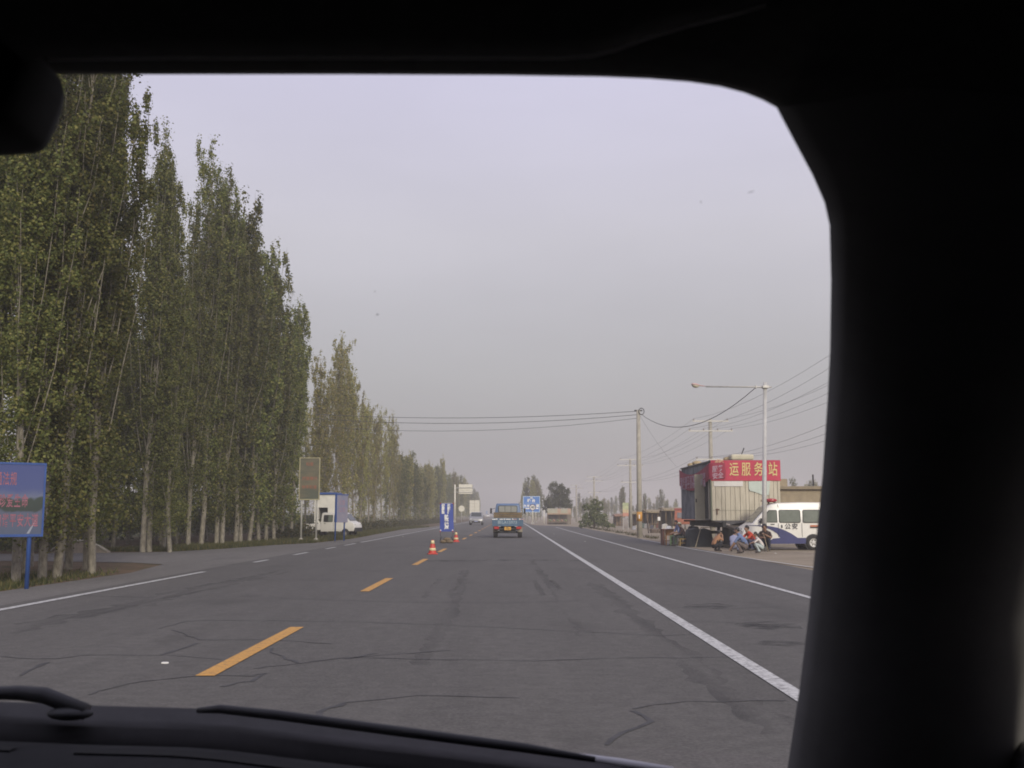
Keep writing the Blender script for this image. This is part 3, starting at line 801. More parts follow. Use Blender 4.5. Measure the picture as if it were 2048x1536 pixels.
BUG = faded('insect_smear', (0.10, 0.085, 0.08), 0.45, 120, (1, 1, 1), 0.55)
def on_glass(u, v):
    best = None
    for r_ in rows:
        for q in r_:
            d = ray(u, v); s = (q[1]) / d.y; w = Vector((d.x * s, q[1], CAMZ + d.z * s)); e_ = (w - Vector(q)).length
            if best is None or e_ < best[0]: best = (e_, q[1])
    return P(u, v, best[1] - .012)
for u, v, a_, b_ in ((755, 629, 3.4, 2.2), (1502, 384, 9, 2.2), (1402, 404, 1.5, 3), (750, 583, 2, 2)):
    c = on_glass(u, v); k = c.y / FPX
    an = np.linspace(0, 2 * math.pi, 10)[:-1]
    o = MB().sheet([(c.x + a_ * k * math.cos(t) * rs.uniform(.6, 1.1) - (XC), c.y, c.z + b_ * k * math.sin(t) * rs.uniform(.6, 1.1) + a_ * k * .25 * math.cos(t)) for t in an]).build('insect_smear', BUG, ws)
# wipers lying on the cowl
WM = mat('wiper_rubber', (0.012, 0.012, 0.014), 0.6)
MB().tube([P(-300, 1392, 1.20), P(-60, 1386, 1.19), P(40, 1386, 1.185), P(90, 1391, 1.18), P(172, 1424, 1.17)], [.005, .006, .008, .009, .009], 8).build('wiper', WM, car, True, world=True)
MB().ball(P(140, 1427, 1.17), .016, sc=(1.6, .9, .45)).build('wiper_pivot', WM, car, True, world=True)
MB().tube([P(395, 1421, 1.20), P(440, 1418, 1.195), P(560, 1431, 1.18), P(800, 1463, 1.16), P(1050, 1496, 1.13), P(1190, 1519, 1.11)], [.003, .005, .0055, .0055, .005, .003], 8).build('wiper', WM, car, True, world=True)
MB().tube([P(1110, 1508, 1.21), P(1160, 1514, 1.20), P(1240, 1526, 1.19), P(1345, 1543, 1.17)], [.001, .004, .005, .005], 8).build('bonnet_edge_highlight', mat('pale_bonnet_highlight', (.45, .45, .46), .4), car, True, world=True)  # pale tube added as a painted highlight along the bonnet edge
# bonnet, doors, rear, floor, wheels (outside of the view, but the car is whole)
hood = [[(p.x, p.y + a, p.z + b_) for p in ct] for a, b_ in ((0, -.012), (.05, -.022), (.35, -.085), (.75, -.20), (.95, -.34), (1.0, -.62))]
MB().rings(hood, closed=False).build('bonnet', CARP, car, True, world=True)
for sgn in (1, -1):
    x0 = XC + sgn * .86
    d = MB(); d.box((x0, -.45, .78), (.06, 2.9, .85)); d.build('door', CARP, car, bevel=.02, world=True)
    d = MB(); d.box((x0 - sgn * .035, -.45, .72), (.03, 2.7, .8)); d.build('door_lining', TRIM, car, world=True)
    d = MB(); d.prism([(.95, 1.19), (.62, 1.62), (-1.55, 1.66), (-1.95, 1.2)], x0 - .004 - sgn * .02, x0 + .004 - sgn * .02, lambda a, b_, t: (t, a, b_)); d.build('tinted_side_window', mat('tinted_glass', (.004, .004, .004), .1), car, world=True)
    for y in (1.35, -1.25):
        w = MB(); w.lathe([(.20, -.1), (.33, -.1), (.35, -.06), (.35, .06), (.33, .1), (.20, .1)], (XC + sgn * .78, y, .345), 'x', 22); w.build('wheel', RUBBER, car, True, world=True)
d = MB(); d.box((XC, -1.98, 1.15), (1.75, .08, 1.1)); d.build('tailgate', TRIM, car, world=True)
d = MB(); d.box((XC, .0, .40), (1.7, 3.9, .12)); d.build('floor_pan', TRIM, car, world=True)
d = MB(); d.box((XC, 1.62, .62), (1.66, .9, .5)); d.build('nose', CARP, car, bevel=.08, world=True)
for sx in (-.38, .38):
    d = MB(); d.box((XC + sx, -.42, .72), (.5, .5, .16)); d.box((XC + sx, -.72, 1.0), (.48, .14, .7), rx=-.2); d.build('seat', TRIM, car, bevel=.05, world=True)

# ------------------------------------------------------------------ signs on the left
BLUE = mat('blue_frame_paint', (0.028, 0.075, 0.26), 0.45, var=0.12, scale=5)
def frame_xy(a, b_):     # board seen from the front: a = left foot, b = right foot
    a, b_ = Vector(a), Vector(b_); ex = (b_ - a).normalized(); n = ex.cross(Vector((0, 0, 1))); return a, ex, n
# billboard
pr = G(54, 1177)
exb = Vector((.80, .60, 0)).normalized(); nb_ = Vector((exb.y, -exb.x, 0))
zt, zb = P(88, 927, pr.y + .25).z, P(88, 1073, pr.y + .25).z
bl = thing('billboard', 'blue roadside billboard with red lettering over a road picture', 'billboard', (pr.x, pr.y, 0))
W = 2.6; a0 = .23                                    # board reaches a0 beyond the right post
def bb(s, z, t): p = exb * s + nb_ * t; return (p.x, p.y, z)
def bquad(name, s0, s1, z0, z1, t0, t1, m, bev=0.0):
    return MB().prism([(s0, z0), (s1, z0), (s1, z1), (s0, z1)], t0, t1, bb).build(name, m, bl, bevel=bev)
def board_print():
    m = bpy.data.materials.new('billboard_print'); m.use_nodes = True
    n, l = m.node_tree.nodes, m.node_tree.links; b = n['Principled BSDF']; b.inputs['Roughness'].default_value = .45
    t = n.new('ShaderNodeTexCoord'); s = n.new('ShaderNodeSeparateXYZ'); l.new(t.outputs['Object'], s.inputs[0])
    nz = n.new('ShaderNodeTexNoise'); nz.inputs['Scale'].default_value = 3.0; l.new(t.outputs['Object'], nz.inputs['Vector'])
    ad = n.new('ShaderNodeMath'); ad.operation = 'MULTIPLY_ADD'; ad.inputs[1].default_value = .35; l.new(nz.outputs['Fac'], ad.inputs[0]); l.new(s.outputs['Z'], ad.inputs[2])
    mr = n.new('ShaderNodeMapRange'); mr.inputs[1].default_value = zb + .17; mr.inputs[2].default_value = zt + .17; l.new(ad.outputs[0], mr.inputs[0])
    cr = n.new('ShaderNodeValToRGB'); cr.color_ramp.interpolation = 'LINEAR'; e_ = cr.color_ramp.elements
    e_[0].position = 0; e_[0].color = (.07, .09, .15, 1); e_[1].position = 1; e_[1].color = (.05, .07, .21, 1)
    for p_, c_ in ((.33, (.085, .10, .155)), (.36, (.03, .042, .038)), (.50, (.035, .05, .044)), (.53, (.12, .14, .22)), (.66, (.06, .08, .21))):
        q = e_.new(p_); q.color = (*c_, 1)
    l.new(mr.outputs[0], cr.inputs[0]); l.new(cr.outputs[0], b.inputs['Base Color']); return m
bquad('printed_panel', a0 - W + .03, a0 - .03, zb + .03, zt - .03, -.015, .012, board_print())
for s0, s1, z0, z1 in ((a0 - W, a0, zt - .04, zt), (a0 - W, a0, zb, zb + .05), (a0 - .035, a0, zb + .05, zt - .04), (a0 - W, a0 - W + .035, zb + .05, zt - .04)):
    bquad('frame_bar', s0, s1, z0, z1, -.03, .022, BLUE)
for s in (0, a0 - W + .34):
    MB().tube([bb(s, -.1, -.045), bb(s, zt - .1, -.045)], .042, 10).build('post', BLUE, bl, True)
REDP = mat('red_lettering', (0.27, 0.10, 0.135), 0.7, var=.25, scale=9)
hgt = zt - zb
for body, zc, sr in (('严守交通法规', zt - hgt * .235, a0 - .52), ('文明驾驶珍爱生命', zt - hgt * .53, a0 - .30), ('共创和谐平安大道', zt - hgt * .79, a0 - .10)):
    text_obj('lettering', body, .235, REDP, bl, bb(sr, zc, .016), exb * .52, (0, 0, 1.15), 'RIGHT', .003, 1.14)
q0, q1 = bb(a0 - .30, zb + .06, .0155), bb(a0 - .13, zb + hgt * .24, .0155)
MB().sheet([q0, bb(a0 - .25, zb + .06, .0155), q1, bb(a0 - .14, zb + hgt * .24, .0155)]).build('printed_road_line', mat('pale_print', (.26, .28, .34), .6), bl)
# tall dim sign on two posts
pa, pb = G(605, 1083.5), G(634, 1084)
Ys = pa.y
ts = thing('roadside_sign', 'tall faded olive notice board on two grey posts at the verge', 'sign', (pa.x, Ys, 0))
xl, xr = P(598.5, 958, Ys).x - pa.x, P(640, 958, Ys).x - pa.x
zt2, zb2 = P(620, 915, Ys).z, P(620, 1000, Ys).z
DIM = mat('faded_sign_print', (0.15, 0.13, 0.085), 0.7, c2=(0.085, 0.095, 0.07), scale=1.3, stretch=(.5, .5, 2.2), lo=.4, hi=.6)
MB().box(((xl + xr) / 2, 0, (zt2 + zb2) / 2), (xr - xl - .06, .05, zt2 - zb2 - .06)).build('printed_panel', DIM, ts)
FR = mat('olive_frame', (0.34, 0.31, 0.19), 0.6, var=.15)
for (x, z, dx, dz) in (((xl + xr) / 2, zt2 - .025, xr - xl, .05), ((xl + xr) / 2, zb2 + .025, xr - xl, .05), (xl + .025, (zt2 + zb2) / 2, .05, zt2 - zb2 - .1), (xr - .025, (zt2 + zb2) / 2, .05, zt2 - zb2 - .1)):
    MB().box((x, -.012, z), (dx, .08, dz)).build('frame_bar', FR, ts)
FAINT = mat('faint_red_print', (0.26, 0.10, 0.06), 0.7)
for k, (body, zz) in enumerate((('检查', .84), ('减速慢行', .50), ('停车检查', .30))):
    text_obj('lettering', body, .2, FAINT, ts, ((xl + xr) / 2, -.027, zb2 + (zt2 - zb2) * zz), (1, 0, 0), (0, 0, 1), bold=.004)
for x in (xl + .15, xr - .15):
    MB().tube([(x, .06, -.1), (x, .06, zt2 - .2)], .05, 10).build('post', STEEL, ts, True)
    MB().lathe([(.15, -.05), (.15, .05), (.10, .16), (.05, .2)], (x, .06, 0)).build('footing', CONC, ts, True)
# blue bulletin panel on two blue posts
pa = G(671.5, 1082)
bp_ = thing('bulletin_board', 'narrow blue grey bulletin panel on two blue posts before the white pickup', 'sign', (pa.x, pa.y, 0))
zt3, zb3 = P(680, 990, pa.y).z, P(680, 1045, pa.y).z
d3 = Vector((.42, .9, 0)); nn3 = Vector((d3.y, -d3.x, 0))
BB3 = mat('bulletin_print', (0.20, 0.215, 0.31), 0.5, c2=(0.28, 0.255, 0.30), scale=2.0, lo=.4, hi=.6)
def b3(s, z, t): p = d3 * s + nn3 * t; return (p.x, p.y, z)
MB().prism([(-.02, zb3), (1.05, zb3), (1.05, zt3), (-.02, zt3)], -.03, .03, b3).build('printed_panel', BB3, bp_)
for s0, s1, z0, z1 in ((-.06, 1.1, zt3, zt3 + .05), (-.08, -.02, zb3, zt3)):
    MB().prism([(s0, z0), (s1, z0), (s1, z1), (s0, z1)], -.045, .045, b3).build('frame_bar', BLUE, bp_)
for s in (0.0, .85): MB().tube([b3(s, -.1, -.05), b3(s, zt3, -.05)], .04, 8).build('post', BLUE, bp_, True)
for k, zz in enumerate((.72, .45)):
    text_obj('lettering', '公告', .3, mat('pale_red_print', (.36, .20, .24), .6), bp_, b3(.5, lerp(zb3, zt3, zz), .034), d3, (0, 0, 1))
# white booth with blue roof edge and dark opening
kb = P(655, 1040, 74)
kx0, kx1 = P(628, 1040, 74).x, P(672, 1040, 74).x
ktop = P(650, 989, 74).z
kio = thing('guard_booth', 'white booth with blue roof edge and dark window behind the pickup', 'booth', ((kx0 + kx1) / 2, 75, 0))
w2 = (kx1 - kx0) / 2
wz0, wz1 = P(645, 1043, 74).z, P(645, 1015, 74).z
wx0, wx1 = -w2 + .28, P(655, 1030, 74).x - (kx0 + kx1) / 2
K = MB()
for c_, d_ in ((((wx1 + w2) / 2, 0, ktop / 2), (w2 - wx1, 1.8, ktop)), (((-w2 + wx0) / 2, 0, ktop / 2), (wx0 + w2, 1.8, ktop)), (((wx0 + wx1) / 2, 0, (wz1 + ktop) / 2), (wx1 - wx0, 1.8, ktop - wz1)), (((wx0 + wx1) / 2, 0, wz0 / 2), (wx1 - wx0, 1.8, wz0))):
    K.box(c_, d_)
K.build('wall', DWHITE, kio)
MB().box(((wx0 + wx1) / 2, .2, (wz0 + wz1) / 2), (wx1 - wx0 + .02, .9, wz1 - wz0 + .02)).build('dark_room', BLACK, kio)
MB().box((0, 0, ktop + .07), (2 * w2 + .16, 2.0, .15)).build('roof_edge', BLUE, kio, bevel=.01)

# low arched culvert wall beyond the side road
ca = [G(100, 1105), G(215, 1105)]
cu_ = thing('culvert_wall', 'low arched concrete culvert wall beside the side road', 'wall', (ca[0].x, ca[0].y, 0))
Lc = (ca[1] - ca[0]).length; prof = [(0, -.05), (.02, .05), (.15, .22), (.32, .34), (.5, .385), (.68, .34), (.85, .2), (.98, .04), (1, -.05)]
MB().prism([(a * Lc, b_ * 1.08) for a, b_ in prof], 0, .35, lambda a, b_, t: (a, t, b_)).build('wall_body', mat('old_concrete', (.27, .23, .18), .9, var=.2, scale=4, bump=.4), cu_)
MB().tube([(a * Lc, .0, b_ * 1.08 + .02) for a, b_ in prof[1:-1]], .05, 6).build('coping', CONC, cu_, True)

# ------------------------------------------------------------------ checkpoint in the road
CONE_R = mat('cone_red', (0.50, 0.045, 0.03), 0.5, var=.12, scale=9)
CONE_Y = mat('cone_reflective_band', (0.72, 0.62, 0.35), 0.4, var=.05)
for u, v, lab in ((865, 1108.5, 'red traffic cone with two pale bands on the centre line before the blue banner'), (912, 1084, 'red traffic cone standing just beyond the blue banner')):
    p = G(u, v); t = thing('traffic_cone', lab, 'cone', (p.x, p.y, 0), .2)
    MB().box((0, 0, .02), (.34, .34, .038)).build('base', CONE_R, t, bevel=.01)
    MB().lathe([(.145, .036), (.14, .06), (.05, .49), (.045, .50), (.0005, .50)], n=20).build('cone_body', CONE_R, t, True)
    for z0, z1 in ((.13, .22), (.37, .485)):
        r0, r1 = lerp(.14, .05, (z0 - .06) / .43) + .003, lerp(.14, .05, (z1 - .06) / .43) + .003
        MB().lathe([(r0 - .004, z0), (r0, z0), (r1, z1), (r1 - .004, z1)], n=20).build('reflective_band', CONE_Y, t, True)
p = G(893, 1086.5)
bs = thing('banner_stand', 'upright blue checkpoint banner with white characters standing on the centre line', 'banner', (p.x, p.y, 0))
hw = .325; z0, z1 = P(893, 1063, p.y).z, P(893, 1007, p.y).z
BAN = mat('blue_banner', (0.035, 0.065, 0.30), 0.6, var=.08, scale=2.5)
MB().add([(-hw - .02, .06, z1), (-hw * .5, .05, z1 + .005), (0, .055, z1), (hw * .5, .05, z1 + .005), (hw - .02, .06, z1), (-hw + .0, -.0, z0), (-hw * .5 + .02, -.012, z0), (.02, -.004, z0), (hw * .5 + .02, -.012, z0), (hw + .03, 0, z0)],
         [(0, 1, 6, 5), (1, 2, 7, 6), (2, 3, 8, 7), (3, 4, 9, 8)]).build('banner_cloth', BAN, bs)
o = bs.children[0]; md = o.modifiers.new('s', 'SOLIDIFY'); md.thickness = .006
ey = Vector((-.01, .055, z1 - z0)).normalized()
def bpnt(s, t): return (lerp(-.02 * t, .0, 0) + s, .055 * t - .022, lerp(z0, z1, t))
text_obj('lettering', '检\n查\n登\n记\n点', .168, WHITE, bs, bpnt(.0, .335), (1.25, 0, 0), ey, bold=.011, line=.80)
text_obj('lettering', '停\n车\n检\n查', .135, WHITE, bs, bpnt(-.165, .80), (1.1, 0, 0), ey, bold=.009, line=.86)
text_obj('lettering', '出\n示\n证\n件', .135, WHITE, bs, bpnt(.115, .80), (1.1, 0, 0), ey, bold=.009, line=.86)
for sx in (-1, 1):
    MB().tube([(sx * hw * .93, .02, .0), (sx * hw * .93, .045, z0 + .1), (sx * hw * .96, .085, z1)], .011, 6).build('leg', BLACK, bs, True)
    MB().tube([(sx * hw * .7, .02, .32), (sx * hw * 1.0, -.03, .12)], .016, 6).build('foot_stay', BLACK, bs, True)
    for zz in (z0, z1): MB().box((sx * hw * .97, .06 * (zz == z1) - .012, zz), (.05, .02, .05)).build('corner_clip', RED, bs)
    MB().ball((sx * hw * .9, -.015, z0 + .06), .035).build('tie_ball', WHITE, bs, True)
MB().tube([(-hw, .09, z1 + .01), (hw, .09, z1 + .01)], .012, 6).build('top_bar', STEEL, bs, True)
SACK = mat('sandbag_cloth', (0.17, 0.125, 0.075), 0.95, var=.2, scale=10, bump=.4)
for k, (x, y, z, rz, lab) in enumerate(((-.14, .02, .085, .15, 'brown sandbag lying by the left leg of the blue banner'), (.16, -.02, .085, -.2, 'brown sandbag lying by the right leg of the blue banner'), (.02, .03, .20, .05, 'brown sandbag on top of the two holding the blue banner'))):
    o = MB().ball((0, 0, 0), .19, 14, 8, (1.0, .62, .46)).build('sandbag', SACK, None, True)
    o.location = (p.x + x, p.y + y, z); o.rotation_euler = (0, 0, rz); tag(o, lab, 'sandbag', 'sandbags under the banner')

# ------------------------------------------------------------------ vehicles
def wheel(parent, x, y, r, w, rim=CHROME, out=1, tyre=RUBBER):
    t = MB().lathe([(r * .60, -w / 2), (r * .93, -w / 2), (r, -w * .36), (r, w * .36), (r * .93, w / 2), (r * .60, w / 2)], (0, 0, 0), 'y', 24, False).build('wheel', tyre, parent, True)
    t.location = (x, y, r)
    q = MB(); q.lathe([(.001, out * w * .30), (r * .18, out * w * .34), (r * .2, out * w * .24), (r * .46, out * w * .20), (r * .5, out * w * .38), (r * .61, out * w * .44), (r * .61, -out * w * .3), (.001, -out * w * .3)], (0, 0, 0), 'y', 24)
    q.build('rim', rim, t, True)
    h = MB()
    for k in range(6):
        a = k * math.pi / 3; h.box((r * .34 * math.cos(a), out * w * .225, r * .34 * math.sin(a)), (r * .12, .012, r * .12))
    h.build('rim_hole', BLACK, t)
    return t
def body_loft(prof, hw, tumble, zbelt, inset=.05, stations=(-1, -.985, -.9, 0, .9, .985, 1)):
    """side profile (x,z) carried across the width; sides lean in above the belt, edges rounded"""
    cx = sum(a for a, _ in prof) / len(prof); cz = sum(b_ for _, b_ in prof) / len(prof)
    rings = []
    for s in stations:
        k = 0 if abs(s) < .95 else (inset * .35 if abs(s) < .99 else inset)
        ring = []
        for x, z in prof:
            d = math.hypot(x - cx, z - cz)
            xx, zz = x - (x - cx) / d * k, z - (z - cz) / d * k
            ring.append((xx, s * (hw - max(0, zz - zbelt) * tumble), zz))
        rings.append(ring)
    return MB().rings(rings)
def side_panel(poly, y_of, off, sgn, thick=.006):
    return MB().prism(poly, 0, thick, lambda x, z, t: (x, sgn * (y_of(z) + off + t), z))
def rounded(x0, z0, x1, z1, r=.05, skew=0.0):
    pts = []
    for cx_, cz_, a0 in ((x1 - r, z1 - r, 0), (x0 + r, z1 - r, 90), (x0 + r, z0 + r, 180), (x1 - r, z0 + r, 270)):
        for k in range(4):
            a = R(a0 + k * 30); px, pz = cx_ + r * math.cos(a), cz_ + r * math.sin(a)
            pts.append((px + skew * (pz - z0), pz))
    return pts
# --- police van
p = G(1622, 1096)
Yv = 42.6
vx0 = P(1484, 1060, Yv).x
van = thing('police_van', 'white police minivan with blue swoosh and red roof light bar', 'van', (vx0 + 1.86, Yv + .78, -.02), math.pi)
VP = [(1.84, .30), (1.88, .42), (1.87, .56), (1.80, .78), (1.70, .90), (1.50, 1.02), (1.42, 1.07), (.80, 1.74), (.66, 1.83), (.40, 1.885), (-.6, 1.91), (-1.55, 1.90), (-1.72, 1.84), (-1.82, 1.55), (-1.87, 1.0), (-1.87, .34), (-1.80, .27), (1.78, .24)]
HWV, TUM, ZBV = .78, .11, 1.05
vanY = lambda z: HWV - max(0, z - ZBV) * TUM
VW = mat('van_white_paint', (0.74, 0.72, 0.67), 0.32, var=.04, scale=2)
NAVY = mat('van_navy_paint', (0.035, 0.04, 0.14), 0.35, var=.08)
body_loft(VP, HWV, TUM, ZBV, .05).build('body', VW, van, True, bevel=.012)
for sg in (1, -1):
    for nm, (x0, x1) in (('front', (.42, .74)), ('middle', (-.52, .36)), ('rear', (-1.62, -.60))):
        zb_, zt_ = 1.10, 1.60
        if nm == 'front':
            fr = [(x0, zb_), (1.20, zb_), (1.16, zb_ + .04), (.78, zt_ - .03), (.73, zt_), (x0 + .03, zt_), (x0, zt_ - .03)]; fr2 = [(x0 + .03, zb_ + .03), (1.12, zb_ + .03), (.72, zt_ - .035), (x0 + .03, zt_ - .035)]
        else: fr = rounded(x0, zb_ - .01, x1, zt_ + .01, .07); fr2 = rounded(x0 + .03, zb_ + .02, x1 - .03, zt_ - .02, .05)
        f_ = side_panel(fr, vanY, .001, sg).build('window', BLACK, van)
        side_panel(fr2, vanY, .008, sg, .003).build('pane', mat('van_pane', (.13, .15, .125), .12, var=.15, scale=2.5), f_)
    for x in (.39, -.56):
        MB().box((x, sg * (HWV + .001), .80), (.012, .006, .56)).build('door_seam', BLACK, van)
    for x, z in ((.62, 1.03),): MB().box((x, sg * (HWV + .008), z), (.16, .02, .035)).build('door_handle', BLACK, van, bevel=.006)
    up = [(1.60, .99), (1.30, .995), (1.0, .985), (.71, .95), (.45, .90), (.16, .80), (-.12, .66), (-.37, .49), (-.70, .49), (-.70, .26), (.86, .25), (.88, .30), (.62, .46), (.33, .49), (.45, .66), (.60, .76), (.75, .835), (.95, .90), (1.2, .955), (1.6, .975)]
    side_panel(up, vanY, .001, sg, .003).build('blue_swoosh', NAVY, van)
    ex_ = (-1, 0, 0) if sg > 0 else (1, 0, 0)
    text_obj('lettering', '公安', .25, mat('black_lettering', (.03, .03, .04), .5), van, (-.13, sg * (HWV + .006), .935), ex_, (0, 0, 1), spacing=1.25, bold=.003)
    MB().box((.25, sg * (HWV + .004), .945), (.05, .006, .12)).build('door_mark', BLACK, van)
    MB().box((-1.2, sg * (HWV + .004), .965), (.62, .006, .07)).build('side_stripe', mat('orange_stripe', (.45, .14, .06), .5), van)
    MB().box((-1.2, sg * (HWV + .004), .905), (.62, .005, .045)).build('side_stripe', BLACK, van)
    m_ = MB(); m_.box((1.10, sg * (HWV + .12), 1.16), (.07, .14, .22)); m_.tube([(1.12, sg * .76, 1.1), (1.1, sg * (HWV + .1), 1.12)], .015, 6); m_.build('side_mirror', BLACK, van, bevel=.02)
    for x in (1.08, -1.0):
        MB().lathe([(.345, -.02), (.345, .003)] if sg > 0 else [(.345, -.003), (.345, .02)], (x, sg * HWV, .30), 'y', 26).build('wheel_arch', BLACK, van)
        wheel(van, x, sg * .75, .295, .19, mat('alloy_rim', (.55, .54, .52), .4), sg)
    MB().box((1.80, sg * .55, .80), (.10, .26, .16), ry=-.35).build('headlight', mat('headlight_lens', (.6, .6, .58), .15), van, bevel=.03)
MB().prism([(1.405, 1.10), (.83, 1.725), (.84, 1.735), (1.415, 1.112)], -.62, .62, lambda a, b_, t: (a, t, b_)).build('windscreen', mat('van_windscreen', (.10, .11, .105), .1), van)
MB().box((1.86, 0, .42), (.10, 1.42, .20)).build('bumper', mat('grey_bumper', (.16, .16, .16), .6), van, bevel=.04)
lb = MB().lathe([(.12, -.62), (.21, -.56), (.23, 0), (.21, .56), (.12, .62)], (.56, 0, 1.99), 'y', 12)
lb.v = [(a, b_, 1.99 + (c_ - 1.99) * .36) for a, b_, c_ in lb.v]
lb.build('light_bar', mat('light_bar_red', (.36, .03, .035), .2), van, True)
for sy in (-.45, .45): MB().tube([(.50, sy, 1.94), (.42, sy * 1.1, 1.86)], .02, 6).build('light_bar_bracket', BLACK, van)
for sg in (1, -1):
    o = MB().tube([(.47, sg * .60, 1.95), (.38, sg * .695, 1.80), (.36, sg * .71, 1.70)], .012, 6).build('light_cable', BLACK, van, True)

# --- blue truck ahead
p = G(1016, 1076)
trk = thing('light_truck', 'small blue flatbed truck driving ahead in the lane', 'truck', (p.x - .02, p.y + 2.2, 0), math.pi / 2)
TB = mat('truck_blue_paint', (0.065, 0.125, 0.20), 0.5, var=.14, scale=2.5)
TB2 = mat('truck_cab_blue', (0.10, 0.16, 0.28), 0.45, var=.1, scale=2.5)
xr = -2.2                                             # tailgate plane in local x
hw = .93
MB().box((-.72, 0, .93), (2.9, 1.80, .08)).build('bed_floor', TB, trk, bevel=.01)
MB().box((xr + .0, 0, .945), (.06, 2 * hw, .49)).build('tailgate', TB, trk, bevel=.012)
for k in range(5): MB().box((xr - .036, (-.72 + .36 * k), .95), (.016, .035, .40)).build('tailgate_rib', TB, trk)
for sg in (-1, 1): MB().box((-.72, sg * (hw - .02), .945), (2.86, .05, .46)).build('bed_side', TB, trk, bevel=.01)
CARGO = mat('tan_headboard', (0.21, 0.15, 0.075), 0.85, c2=(0.12, 0.085, 0.045), scale=3.5)
for k in range(4): MB().box((.70, 0, 1.03 + .145 * k), (.05, 1.78, .13)).build('headboard_plank', CARGO, trk, bevel=.006)
CP = [(2.35, .50), (2.40, .80), (2.36, 1.25), (2.15, 1.95), (2.0, 2.06), (1.4, 2.10), (.98, 2.08), (.90, 1.98), (.86, 1.2), (.86, .55)]
body_loft(CP, .86, .16, 1.25, .07).build('cab', TB2, trk, True, bevel=.015)
win = rounded(-.60, 1.52, .60, 1.96, .08)
rw = MB().prism(win, .84, .895, lambda a, b_, t: (t, a, b_)).build('rear_window', BLACK, trk)
MB().prism(rounded(-.56, 1.555, .56, 1.925, .06), .832, .838, lambda a, b_, t: (t, a, b_)).build('pane', mat('truck_pane', (.30, .30, .27), .15, var=.1, scale=2), rw)
for y in (-.20, .18): MB().box((.83, y, 1.74), (.02, .025, .37)).build('window_bar', BLACK, trk)
MB().prism(rounded(-.66, 1.32, .66, 1.92, .08), 2.2, 2.23, lambda a, b_, t: (t - (b_ - 1.3) * .25 + .12, a, b_)).build('windscreen', GLASS, trk)
for sg in (-1, 1):
    m_ = MB(); m_.box((2.12, sg * 1.08, 1.63), (.10, .12, .34)); m_.tube([(2.1, sg * .8, 1.8), (2.12, sg * 1.06, 1.74)], .014, 6); m_.tube([(2.1, sg * .84, 1.35), (2.12, sg * 1.06, 1.5)], .014, 6); m_.build('side_mirror', BLACK, trk, bevel=.02)
    for x in (1.55, -1.25): wheel(trk, x, sg * (.76 if x > 0 else .74), .34, .19 if x > 0 else .26, mat('steel_rim', (.25, .23, .2), .6), sg)
    MB().box((-1.66, sg * .74, .50), (.015, .30, .30)).build('mud_flap', mat('dusty_flap', (.33, .29, .22), .8), trk)
    tl = MB().box((xr + .02, sg * .67, .605), (.09, .30, .15)).build('tail_light', RED, trk, bevel=.012)
    MB().box((xr + .02, sg * .50, .70), (.07, .16, .06)).build('bracket', mat('pale_bracket', (.5, .5, .47), .6), trk)
    MB().tube([(-2.0, sg * .4, .62), (2.2, sg * .4, .62)], .05, 6).build('chassis_rail', BLACK, trk)
    MB().box((-1.25, sg * .74, .77), (.9, .34, .05)).build('mud_guard', BLACK, trk)
MB().box((xr + .12, 0, .54), (.10, 1.5, .10)).build('rear_beam', BLACK, trk, bevel=.01)
MB().box((xr + .3, 0, .40), (.1, 1.0, .18)).build('spare_carrier', BLACK, trk)
MB().tube([(-1.25, -.74, .34), (-1.25, .74, .34)], .07, 8).build('axle', BLACK, trk)
MB().box((xr - .005, 0, .565), (.02, .40, .20)).build('number_plate', mat('yellow_plate', (.62, .33, .04), .5), trk)
text_obj('plate_lettering', '新L\n15973', .10, BLACK, trk, (xr - .017, 0, .565), (0, -1, 0), (0, 0, 1), bold=.002, line=.8)
text_obj('lettering', '新LA15973', .25, mat('pale_blue_lettering', (.32, .40, .46), .6), trk, (xr - .046, .02, .925), (0, -1, 0), (0, 0, 1), spacing=1.02, bold=.004)
for k in range(5): MB().box((xr - .04, .79 - .41 * k + (0 if k else 0), 1.115), (.012, .30 if k % 2 == 0 else .22, .05)).build('reflective_strip', (WHITE if k in (0, 1, 2) else mat('red_white_tape', (.45, .30, .29), .5)), trk)
for y in (.66, .20, -.30, -.72): MB().ball((xr - .04, y, 1.115), .048).build('latch', WHITE, trk, True)

# --- silver oncoming car
suv = thing('silver_car', 'silver oncoming car with dark windscreen in the opposite lane', 'car', (P(952, 1045, 140).x, 140 + 2.2, 0), -math.pi / 2)
SP = [(2.2, .32), (2.24, .50), (2.18, .82), (2.02, .98), (1.15, 1.10), (.95, 1.14), (.35, 1.66), (.15, 1.72), (-1.4, 1.72), (-1.7, 1.64), (-2.1, 1.1), (-2.15, .4)]
body_loft(SP, .90, .26, 1.08, .10).build('body', mat('silver_paint', (.27, .27, .275), .35, metal=.3), suv, True, bevel=.02)
MB().prism([(.92, 1.17), (.37, 1.635), (.385, 1.65), (.945, 1.18)], -.70, .70, lambda a, b_, t: (a, t * (1 - .18 * (b_ - 1.17)), b_)).build('windscreen', GLASS, suv)
MB().box((2.20, 0, .44), (.12, 1.74, .30)).build('bumper', BLACK, suv, bevel=.05)
MB().box((2.20, 0, .72), (.06, .70, .14)).build('grille', CHROME, suv, bevel=.02)
MB().box((2.27, 0, .52), (.02, .44, .14)).build('number_plate', mat('blue_plate', (.25, .27, .42), .5), suv)
